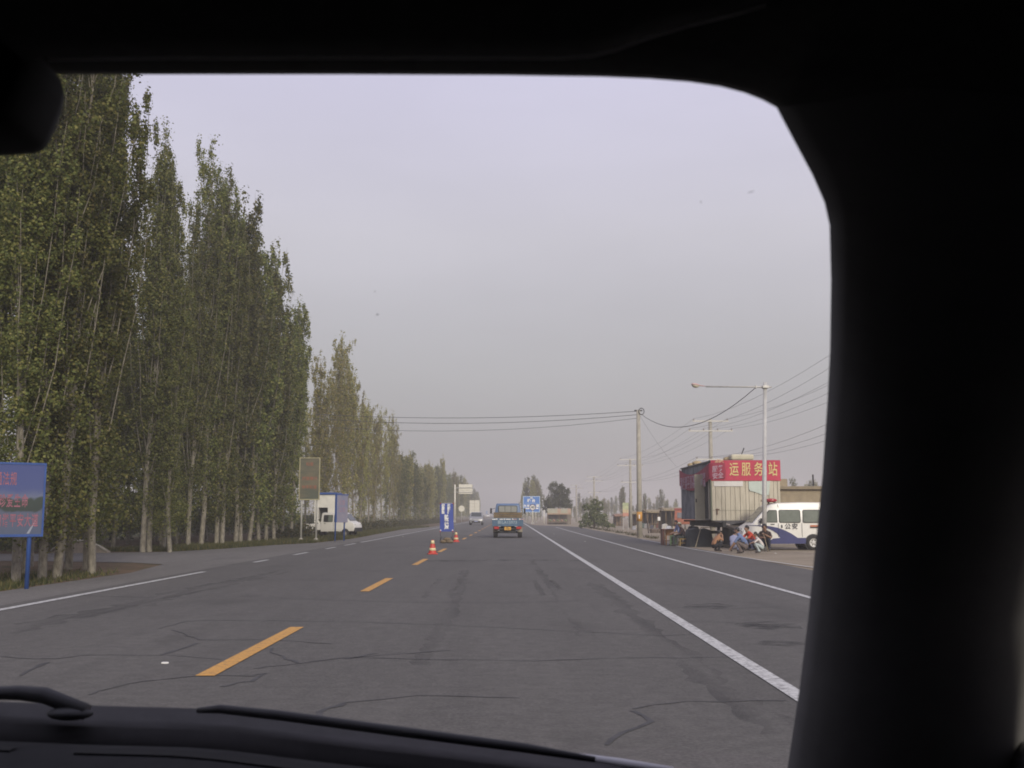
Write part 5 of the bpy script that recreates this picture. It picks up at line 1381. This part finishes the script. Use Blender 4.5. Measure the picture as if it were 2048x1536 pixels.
# ------------------------------------------------------------------ stalls, building, clutter on the right
MUD = mat('mud_brick', (.30, .245, .165), .95, var=.14, scale=2.5, bump=.5, bscale=8)
q = P(1563, 1000, 64)
mb = thing('mud_brick_house', 'flat-roofed mud brick house behind the police van', 'house', (q.x - 1.5, 64, -.02))
hh = P(1600, 979, 64).z; hp = P(1600, 972.5, 64).z
MB().box((8, 4, hh / 2), (16, 8, hh)).build('wall', MUD, mb)
MB().box((8, 3.9, (hh + hp) / 2 + .02), (16.3, 8.3, hp - hh)).build('parapet', mat('parapet_mud', (.24, .195, .13), .95, var=.15, scale=5), mb, bevel=.03)
for x, w_ in ((1.9, .5), (11.5, .6)): MB().box((x, 1.2, hp + .25), (w_, .5, .5)).build('chimney', MUD, mb, bevel=.03)
MB().tube([(3.6, .5, hp), (3.6, .5, hp + .75)], .05, 6).build('stove_pipe', BLACK, mb)
for x in (5, 9.5): 
    w_ = MB().box((x, -.02, 1.5), (1.1, .06, 1.0)).build('window', WOOD, mb); MB().box((x, -.06, 1.5), (.95, .02, .85)).build('pane', GLASS, w_)
THATCH = mat('straw_roof', (.34, .28, .17), .95, c2=(.20, .16, .10), scale=6, bump=.8, bscale=20)
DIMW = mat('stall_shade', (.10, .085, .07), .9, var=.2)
def stall(u0, u1, v_roof, Y, dep, lab, npost=4, awn=THATCH, wall=True):
    a, b2 = P(u0, v_roof, Y), P(u1, v_roof, Y)
    t = thing('market_stall', lab, 'stall', (a.x, Y, -.02), 0, 'market stalls')
    L = b2.x - a.x; z = a.z
    rg = random.Random(int(u0))
    n = max(3, int(L / .5)); vs = []; top = []
    for j in range(3):
        for i in range(n + 1): vs.append((lerp(-.2, L + .2, i / n), lerp(-.35, dep, j / 2), z + (.0, .22, .12)[j] + rg.uniform(-.05, .05)))
    m_ = len(vs); m1 = MB().add(vs, [(j * (n + 1) + i, j * (n + 1) + i + 1, (j + 1) * (n + 1) + i + 1, (j + 1) * (n + 1) + i) for j in range(2) for i in range(n)])
    o = m1.build('canopy', awn, t); sd = o.modifiers.new('s', 'SOLIDIFY'); sd.thickness = .12
    for i in range(npost):
        x = lerp(0, L, i / (npost - 1)) + rg.uniform(-.1, .1)
        for y in (0, dep - .2): MB().tube([(x, y, -.1), (x + rg.uniform(-.05, .05), y, z + .1)], .05, 6).build('post', WOOD, t)
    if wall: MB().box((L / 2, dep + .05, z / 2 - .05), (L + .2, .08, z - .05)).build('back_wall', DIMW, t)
    MB().box((L * .5, .5, .45), (L * .7, .6, .07)).build('counter', WOOD, t)
    for i in range(3): MB().box((lerp(L * .2, L * .8, i / 2), .5, .2), (.07, .5, .5)).build('trestle', WOOD, t)
    return t
stall(1264, 1292, 1025.5, 118, 3, 'straw-roofed market stall beside the orange-banded pole')
stall(1294, 1330, 1023, 112, 3.5, 'straw-roofed market stall in the middle of the stall row')
stall(1331, 1368, 1019, 104, 3.5, 'straw-roofed market stall next to the red truck')
stall(1232, 1246, 1031, 132, 2.5, 'small low stall with a reddish canopy behind the printed banner', 3, mat('reddish_awning', (.26, .15, .10), .9, var=.15))
GC = [(.30, .30, .33), (.42, .38, .30), (.28, .10, .08), (.10, .14, .12), (.45, .43, .40), (.22, .16, .10)]
rg = random.Random(9)
glabs = ['dusty box of goods among the market stalls'] 
for k in range(16):
    u = 1268 + k * 6 + rg.uniform(-2, 2); Y = rg.choice((110, 101, 114)) - 1.5; p_ = P(u, 1050, Y); s = rg.uniform(.3, .6)
    o = MB().prism([(-s / 2, 0), (s / 2, 0), (s * .45, s * .9), (s * .1, s), (-s * .4, s * .85)], -s * .4, s * .4, lambda a, b2, t: (a, t, b2)).build('goods_box', mat('goods_%d' % (k % 6), GC[k % 6], .8, var=.2), None, bevel=.03)
    o.location = (p_.x, Y, -.02); tag(o, 'dusty %s box of goods standing before the market stalls' % ('blue grey', 'tan', 'dark red', 'dark green', 'pale', 'brown')[k % 6], 'box', 'goods boxes before the stalls')
# awning stall under the round tree
aw = thing('awning_stall', 'stall with a rounded cream and orange awning under the dark round tree', 'stall', (P(1095, 1040, 152).x, 152, -.02))
La = P(1142, 1040, 152).x - aw.location.x; za0, za1 = P(1110, 1026, 152).z, P(1110, 1016.5, 152).z
cs_ = mat('cream_awning', (.31, .29, .21), .8, var=.1, scale=1.5); os_ = mat('orange_awning', (.36, .25, .17), .8, var=.12)
nA = 7
for k in range(nA):
    xa, xb = La * k / nA, La * (k + 1) / nA
    prof = [(0, za0 - .05), (.05, za0 + .2), (.3, za1 - .08), (.8, za1), (1.4, za1 - .05)]
    m_ = MB().add([(xa, y, z) for y, z in prof] + [(xb, y, z) for y, z in prof], [(i, i + 1, 6 + i, 5 + i) for i in range(4)])
    o = m_.build('awning_strip', os_ if k in (3, 6) else cs_, aw, True)
MB().box((La / 2, .0, za0 - .1), (La, .03, .18)).build('valance', os_, aw)
for x in (.05, La * .5, La - .05):
    MB().tube([(x, .03, -.1), (x, .03, za0)], .045, 6).build('post', WOOD, aw)
MB().box((La / 2, 1.5, za0 / 2), (La, .06, za0 + .2)).build('back_wall', mat('brown_cloth', (.20, .17, .14), .9, var=.3, scale=2), aw)
MB().box((La * .5, .7, .4), (La * .75, .7, .08)).build('counter', WOOD, aw)
for k in range(5):
    x = La * (k + .7) / 6; MB().ball((x, .6, .58), .19, 8, 6, (1, 1, .8)).build('melon_heap', mat('melon_%d' % (k % 2), ((.18, .22, .10), (.38, .22, .16))[k % 2], .7, var=.15), aw, True)
for u, v0, v1, lab in ((1088, 1020, 1038, 'pale concrete marker post beside the blue road sign'), (1103, 1037, 1048, 'short pale post before the awning stall'), (1134, 1036, 1047, 'short pale post at the corner of the awning stall')):
    p_ = G(u, max(v1, 1047)); o = MB().tube([(0, 0, -.1), (.02, 0, P(u, v0, p_.y).z)], .07, 8).build('marker_post', CREAM, None, True); o.location = (p_.x, p_.y, 0); tag(o, lab, 'post')
# printed banner, white board, rubble ring, leaning stick, bench
p_ = P(1251.5, 1040, 100)
pb_ = thing('printed_banner', 'upright greenish orange printed banner near the power pole', 'banner', (p_.x, 100, -.02))
za_, zb2 = P(1251, 1032, 100).z, P(1251, 1005, 100).z
for k, c_ in enumerate(((.50, .24, .18), (.52, .42, .26), (.42, .44, .26), (.36, .40, .24))):
    MB().box((0, 0, lerp(za_, zb2, (k + .5) / 4)), (.56, .04, (zb2 - za_) / 4 - .004)).build('print_band', mat('banner_band_%d' % k, c_, .7, var=.12, scale=4), pb_)
for sx in (-.24, .24): MB().tube([(sx, .05, -.1), (sx, .05, zb2)], .03, 6).build('post', STEEL, pb_)
p_ = G(1258.5, 1058)
wb = thing('white_notice', 'small white notice board on a post inside the rubble ring', 'sign', (p_.x, 82.4, -.02))
z_ = P(1258, 1037, 82.4).z
MB().box((0, 0, z_), (.20, .03, .28)).build('board', WHITE, wb); MB().tube([(0, .03, -.05), (0, .03, z_)], .03, 6).build('post', BLACK, wb)
RUB = mat('rubble_stone', (.17, .13, .10), .95, var=.3, scale=6, bump=.5)
rr2 = thing('rubble_ring', 'low ring of brown rubble stones around the small white notice', 'stones', (p_.x, 82.4, -.02))
rg = random.Random(4)
for k in range(26):
    a = k / 13 * 2 * math.pi + (.24 if k >= 13 else 0); z = .08 + (.15 if k >= 13 else 0); s = rg.uniform(.13, .18)
    MB().box((.62 * math.cos(a), .5 * math.sin(a), z), (s * 1.6, s * 1.3, .16), rz=a + 1.57 + rg.uniform(-.2, .2)).build('stone', RUB, rr2, bevel=.03)
b0 = G(1297.5, 1066); o = MB().tube([(b0.x, b0.y, -.05), P(1287, 991, b0.y)], [.045, .03], 6).build('leaning_stick', mat('dark_stick', (.10, .075, .06), .9), None, True)
tag(o, 'dark thin stick leaning in the sand beside the orange-banded pole', 'stick')

# ------------------------------------------------------------------ desk, stool, chair
OR = mat('orange_wood', (.42, .19, .055), .55, c2=(.30, .13, .04), scale=4, stretch=(3, 3, .6))
BR = mat('red_brown_wood', (.17, .07, .05), .6, var=.15)
d0 = G(1326, 1090.5); d1 = G(1348, 1090.5)
dk = thing('wooden_desk', 'orange wooden desk at the road edge with a white hat on it', 'desk', (d0.x, d0.y, -.02))
wD = d1.x - d0.x; hD = P(1337, 1057, d0.y).z
MB().box((wD / 2 + .02, .35, hD - .02), (wD + .12, .85, .04)).build('desktop', BR, dk, bevel=.008)
MB().box((wD * .62, .0 + .02, hD - .17), (wD * .76, .04, .26)).build('drawer_front', OR, dk, bevel=.008)
MB().box((.02, .35, (hD - .04) / 2), (.05, .75, hD - .05)).build('side_panel', BR, dk)
for x, y in ((.15, .03), (wD - .03, .03), (.15, .7), (wD - .03, .7)): MB().box((x, y, (hD - .05) / 2), (.06, .06, hD - .05)).build('leg', OR, dk)
MB().box((wD * .6, .4, .22), (wD * .7, .5, .03)).build('lower_shelf', OR, dk)
o = MB().lathe([(.21, 0), (.20, .02), (.13, .03), (.12, .10), (.08, .135), (.001, .14)], n=16).build('white_hat', WHITE, None, True)
q = P(1338, 1056, d0.y + .2); o.location = (q.x, d0.y + .2, hD - .02); tag(o, 'white brimmed hat lying on the orange desk', 'hat')
def stool(name, lab, m, u0, u1, vb, vt, Y=None, back=False):
    a, b2 = G(u0, vb), G(u1, vb); t = thing(name, lab, 'stool' if not back else 'chair', (a.x, a.y, -.02)); w_ = b2.x - a.x; h = P(u0, vt, a.y).z
    MB().box((w_ / 2, w_ / 2, h), (w_ + .05, w_ + .05, .035)).build('seat', m, t, bevel=.008)
    for x in (0, w_):
        for y in (0, w_): MB().tube([(x + (x - w_ / 2) * .12, y + (y - w_ / 2) * .12, -.01), (x, y, h)], .021, 6).build('leg', m, t)
    for y in (0, w_): MB().tube([(0, y, h * .45), (w_, y, h * .45)], .014, 6).build('stretcher', m, t)
    for x in (0, w_): MB().tube([(x, 0, h * .45), (x, w_, h * .45)], .014, 6).build('stretcher', m, t)
    if back:
        for y in (0, w_): MB().tube([(w_, y, h), (w_ + .06, y, h + .42)], .019, 6).build('back_post', m, t)
        for k in range(2): MB().box((w_ + .04 + .02 * k, w_ / 2, h + .2 + .17 * k), (.02, w_, .07)).build('back_slat', m, t)
    return t, w_, h
GRN = mat('green_paint', (.20, .30, .16), .55, var=.12); YEL = mat('yellow_wood', (.50, .33, .10), .6, var=.12)
stool('green_stool', 'pale green wooden stool beside the orange desk', GRN, 1342, 1351, 1091.5, 1071)
ych, ycw, ycz = stool('yellow_chair', 'small yellow wooden chair under the seated officer', YEL, 1361, 1377, 1092, 1077, back=True)

# ------------------------------------------------------------------ people
def skin_body(joints, bones, mats, parent, fingers=True):
    """joints: name -> (x,y,z,r); bones: (a,b,matkey). One continuous skin, coloured by the nearest bone."""
    names = list(joints); me = bpy.data.meshes.new('body')
    me.from_pydata([joints[n_][:3] for n_ in names], [(names.index(a), names.index(b2)) for a, b2, _ in bones], [])
    ob = bpy.data.objects.new('body_src', me); COL.objects.link(ob)
    md = ob.modifiers.new('skin', 'SKIN'); md.use_smooth_shade = True
    for i, n_ in enumerate(names):
        r_ = joints[n_][3]; sv = me.skin_vertices[0].data[i]; sv.radius = r_ if isinstance(r_, tuple) else (r_, r_); sv.use_root = (n_ == 'pelvis')
    sb2 = ob.modifiers.new('sub', 'SUBSURF'); sb2.levels = 1; sb2.render_levels = 1
    dg = bpy.context.evaluated_depsgraph_get()
    out = bpy.data.meshes.new_from_object(ob.evaluated_get(dg)); bpy.data.objects.remove(ob); bpy.data.meshes.remove(me)
    out.materials.clear(); keys = sorted(set(k for _, _, k in bones))
    for k in keys: out.materials.append(mats[k])
    segs = [(Vector(joints[a][:3]), Vector(joints[b2][:3]), keys.index(k)) for a, b2, k in bones]
    for f in out.polygons:
        c_ = f.center; best = (1e9, 0)
        for a, b2, k in segs:
            d = b2 - a; t = max(0, min(1, (c_ - a).dot(d) / max(1e-9, d.length_squared))); e_ = (c_ - (a + d * t)).length
            if e_ < best[0]: best = (e_, k)
        f.material_index = best[1]; f.use_smooth = True
    out.name = 'body'; return link_mesh('body', out, None, parent)
SKIN = mat('skin_tone', (.30, .175, .115), .6, var=.06); HAIR = mat('black_hair', (.014, .012, .011), .5); SHOE = mat('dark_shoe', (.05, .04, .035), .6)
def person(lab, u, v, face, top, legs, pose='squat', scale=.92, lean=0.0, head=(0, 0), hair='short', bare=False, arms='knees', sleeve='short', seat=None, shoe=SHOE, hold=None, hairm=HAIR):
    p_ = G(u, v, -.02) if seat is None else Vector(seat)
    t = thing('person', lab, 'person', (p_.x, p_.y, -.02), face)
    J = {}
    if pose == 'squat':
        J['pelvis'] = (-.20, 0, .25, (.135, .115)); J['spine'] = (-.14 + lean * .3, 0, .43, (.14, .115)); J['chest'] = (-.02 + lean * .7, 0, .60, (.155, .115)); J['neck'] = (.06 + lean, 0, .735, .05); J['head'] = (.10 + lean + head[0], head[1], .86, (.082, .092)); J['crown'] = (.105 + lean + head[0], head[1], .945, (.06, .068))
        for s, n_ in ((1, 'l'), (-1, 'r')):
            J['hip' + n_] = (-.17, s * .10, .24, .09); J['knee' + n_] = (.20, s * .17, .47, .062); J['ank' + n_] = (-.02, s * .14, .085, .042); J['toe' + n_] = (.17, s * .16, .045, .036); J['heel' + n_] = (-.06, s * .14, .05, .04)
            J['sh' + n_] = (-.0 + lean * .7, s * .17, .655, .062)
            if arms == 'knees': J['el' + n_] = (.20 + lean * .3, s * .21, .50, .044); J['wr' + n_] = (.34 + lean * .2, s * .07, .46, .03)
            elif arms == 'face': J['el' + n_] = (.22 + lean * .3, s * .15, .50, .042); J['wr' + n_] = (.20 + lean, s * .06, .70, .03)
            elif arms == 'down': J['el' + n_] = (.20 + lean * .5, s * .20, .42, .044); J['wr' + n_] = (.34 + lean * .4, s * .16, .24, .03)
            elif arms == 'stick': J['el' + n_] = (.16 + lean * .3, s * .24, .48, .044); J['wr' + n_] = (.34 + lean * .2, s * .05, .55 + .05 * s, .03)
    else:   # sitting
        J['pelvis'] = (-.05, 0, .52, (.14, .12)); J['spine'] = (-.04 + lean * .3, 0, .72, (.145, .115)); J['chest'] = (.02 + lean * .7, 0, .92, (.165, .12)); J['neck'] = (.07 + lean, 0, 1.08, .05); J['head'] = (.11 + lean + head[0], head[1], 1.20, (.082, .092)); J['crown'] = (.11 + lean + head[0], head[1], 1.285, (.06, .068))
        for s, n_ in ((1, 'l'), (-1, 'r')):
            J['hip' + n_] = (-.02, s * .10, .50, .09); J['knee' + n_] = (.40, s * .14, .52, .062); J['ank' + n_] = (.40, s * .13, .10, .042); J['toe' + n_] = (.58, s * .15, .045, .036); J['heel' + n_] = (.36, s * .13, .05, .04)
            J['sh' + n_] = (.02 + lean * .7, s * .18, .98, .062); J['el' + n_] = (.14 + lean * .5, s * .24, .72, .044); J['wr' + n_] = (.38 + lean * .3, s * .12, .66, .03)
    hx, hy, hz = J['head'][:3]
    J['nose'] = (hx + .105, hy, hz - .008, .014); J['chin'] = (hx + .055, hy, hz - .075, .03)
    B = [('pelvis', 'spine', 'top'), ('spine', 'chest', 'top'), ('chest', 'neck', 'top'), ('neck', 'head', 'skin'), ('head', 'crown', 'skin'), ('head', 'nose', 'skin'), ('head', 'chin', 'skin')]
    for n_, s in (('l', 1), ('r', -1)):
        B += [('pelvis', 'hip' + n_, 'legs'), ('hip' + n_, 'knee' + n_, 'legs'), ('knee' + n_, 'ank' + n_, 'legs'), ('ank' + n_, 'toe' + n_, 'shoe'), ('ank' + n_, 'heel' + n_, 'shoe'),
              ('chest', 'sh' + n_, 'top'), ('sh' + n_, 'el' + n_, 'top'), ('el' + n_, 'wr' + n_, 'skin' if sleeve == 'short' else 'top')]
        e_ = Vector(J['el' + n_][:3]); w_ = Vector(J['wr' + n_][:3]); d = (w_ - e_).normalized(); sd = d.cross(Vector((0, 0, 1))).normalized() * s; dn = Vector((0, 0, -1)) - d * d.dot(Vector((0, 0, -1))); 
        pm = w_ + d * .05; J['palm' + n_] = (*pm, (.034, .02)); B.append(('wr' + n_, 'palm' + n_, 'skin'))
        for k, (o_, ln) in enumerate(((-.026, .055), (-.009, .068), (.009, .064), (.026, .05))):
            a = pm + d * .03 + sd * o_ * 1.1; c1 = a + d * ln * .6 + dn * .012; c2 = c1 + d * ln * .35 + dn * .03
            J[f'f{k}{n_}'] = (*c1, .0095); J[f'g{k}{n_}'] = (*c2, .0075); B += [('palm' + n_, f'f{k}{n_}', 'skin'), (f'f{k}{n_}', f'g{k}{n_}', 'skin')]
        th = w_ + d * .02 - sd * .035 + dn * .01; th2 = th + d * .045 - sd * .012
        J['th' + n_] = (*th, .011); J['ti' + n_] = (*th2, .009); B += [('wr' + n_, 'th' + n_, 'skin'), ('th' + n_, 'ti' + n_, 'skin')]
    ob = skin_body(J, B, {'top': top, 'legs': legs, 'skin': SKIN, 'shoe': shoe}, t)
    hb2 = MB()
    rings = []
    for k in range(8):
        a = math.pi * .5 * k / 7; rr_ = math.cos(a); zz = math.sin(a)
        rings.append([(hx - .012 + .098 * rr_ * math.cos(q_) * (1 if math.cos(q_) < 0 else .86), hy + .088 * rr_ * math.sin(q_), hz + .02 - (.05 if math.cos(q_) < .2 else -.03) * (k == 0) + .115 * zz) for q_ in np.linspace(0, 2 * math.pi, 15)[:-1]])
    hb2.rings(rings)
    if hair == 'tail': hb2.tube([(hx - .09, hy, hz + .03), (hx - .14, hy, hz - .02), (hx - .16, hy, hz - .14), (hx - .15, hy, hz - .22)], [.035, .042, .034, .012], 8)
    hb2.build('hair', hairm, t, True)
    ey_ = MB()
    for s in (-1, 1): ey_.ball((hx + .083, hy + s * .033, hz + .012), .010, 6, 5)
    ey_.build('eyes', BLACK, t, True)
    ear = MB()
    for s in (-1, 1): ear.ball((hx - .005, hy + s * .088, hz - .005), .024, 8, 6, (.8, .45, 1.2))
    ear.build('ears', SKIN, t, True)
    for ch in t.children: ch.scale = (scale,) * 3
    return t, J
C_ = lambda n_, c_: mat(n_, c_, .85, var=.1, scale=14)
person('squatting person in an orange brown shirt with hands raised to the face', 1434, 1103.5, R(20), C_('orange_brown_shirt', (.36, .18, .09)), C_('black_trousers', (.016, .016, .02)), lean=.06, arms='face', scale=.84)
person('squatting person in a blue shirt and grey trousers, back to the road', 1484, 1107.5, R(160), C_('blue_shirt', (.13, .18, .33)), C_('brown_grey_trousers', (.14, .11, .10)), lean=.07, arms='down', scale=.98)
person('squatting person in lavender grey clothes hidden behind the blue shirt', 1469, 1104.0, R(70), C_('lavender_shirt', (.27, .28, .40)), C_('lavender_trousers', (.24, .25, .36)), lean=.02, scale=.84)
person('squatting person in a bright red shirt between the blue and white shirts', 1501, 1102.5, R(200), C_('red_shirt', (.50, .06, .03)), C_('navy_trousers', (.04, .045, .09)), lean=.05, scale=1.02)
person('squatting person with a black ponytail, white blouse and pale jeans', 1518, 1106.5, R(175), C_('white_blouse', (.62, .56, .53)), C_('pale_jeans', (.42, .47, .47)), lean=.05, hair='tail', scale=.80, sleeve='short')
pt, Jp = person('squatting person in a dark brown shirt holding an upright stick', 1531, 1102.5, R(-110), C_('dark_brown_shirt', (.055, .035, .03)), C_('dark_blue_trousers', (.03, .035, .06)), lean=.0, arms='stick', scale=1.08)
w_ = Euler((0, 0, R(-110))).to_matrix() @ (Vector(Jp['palml'][:3]) + Vector(Jp['palmr'][:3])) * .5 * 1.08 + Vector(pt.location)
o = MB().tube([(w_.x + .12, w_.y - .16, -.03), (w_.x, w_.y - .01, w_.z), (w_.x - .03, w_.y + .03, w_.z + .12)], .016, 7).build('wooden_stick', POLEW, None, True)
tag(o, 'pale wooden stick held by the person in the dark brown shirt', 'stick')
ycl = ych.location
person('seated person in a pale blue uniform shirt at the orange desk', 0, 0, R(195), C_('uniform_blue', (.25, .29, .48)), C_('camo_grey', (.07, .085, .085)), pose='sit', lean=.10, seat=(ycl.x + .05, ycl.y + .45, 0), scale=.88)
st2, sw2, sz2 = stool('wooden_stool', 'low wooden stool under the seated person in pale blue', WOOD, 1357, 1366, 1088, 1070.5)
st2.location = (ycl.x + .02 - sw2 / 2, ycl.y + .45 - sw2 / 2, -.02)
pq, Jq = person('seated person in dark clothes and a cream cap on the yellow chair', 0, 0, R(170), C_('dark_plum_shirt', (.09, .055, .055)), C_('camo_trousers', (.08, .09, .08)), pose='sit', lean=.14, seat=(ycl.x + .20, ycl.y + .16, 0), scale=.80)
hx, hy, hz = Jq['head'][:3]
o = MB().lathe([(.105, .0), (.11, .03), (.10, .075), (.05, .10), (.001, .105)], (hx, hy, hz + .05), n=14)
o.prism([(-.07, .085), (-.05, .17), (.05, .17), (.07, .085)], 0, .012, lambda a, b2, t_: (hx + b2, hy + a, hz + .055 + t_))
o = o.build('cap', mat('cream_cap', (.60, .57, .42), .8), pq, True); o.scale = (.80,) * 3

# ------------------------------------------------------------------ haze (one closed box of dusty air)
hz_ = MB().box((0, 555, 14.0), (1000, 1280, 33.0)).build('haze', None, None, kind='stuff')
m = bpy.data.materials.new('dusty_air'); m.use_nodes = True
n, l = m.node_tree.nodes, m.node_tree.links; n.clear()
o = n.new('ShaderNodeOutputMaterial'); pv = n.new('ShaderNodeVolumePrincipled')
pv.inputs['Color'].default_value = (.86, .835, .82, 1); pv.inputs['Density'].default_value = .0015; pv.inputs['Anisotropy'].default_value = .15
l.new(pv.outputs[0], o.inputs['Volume'])
hz_.data.materials.append(m)
hz_['label'] = 'dusty grey haze filling the air over road and fields'; hz_['category'] = 'haze'
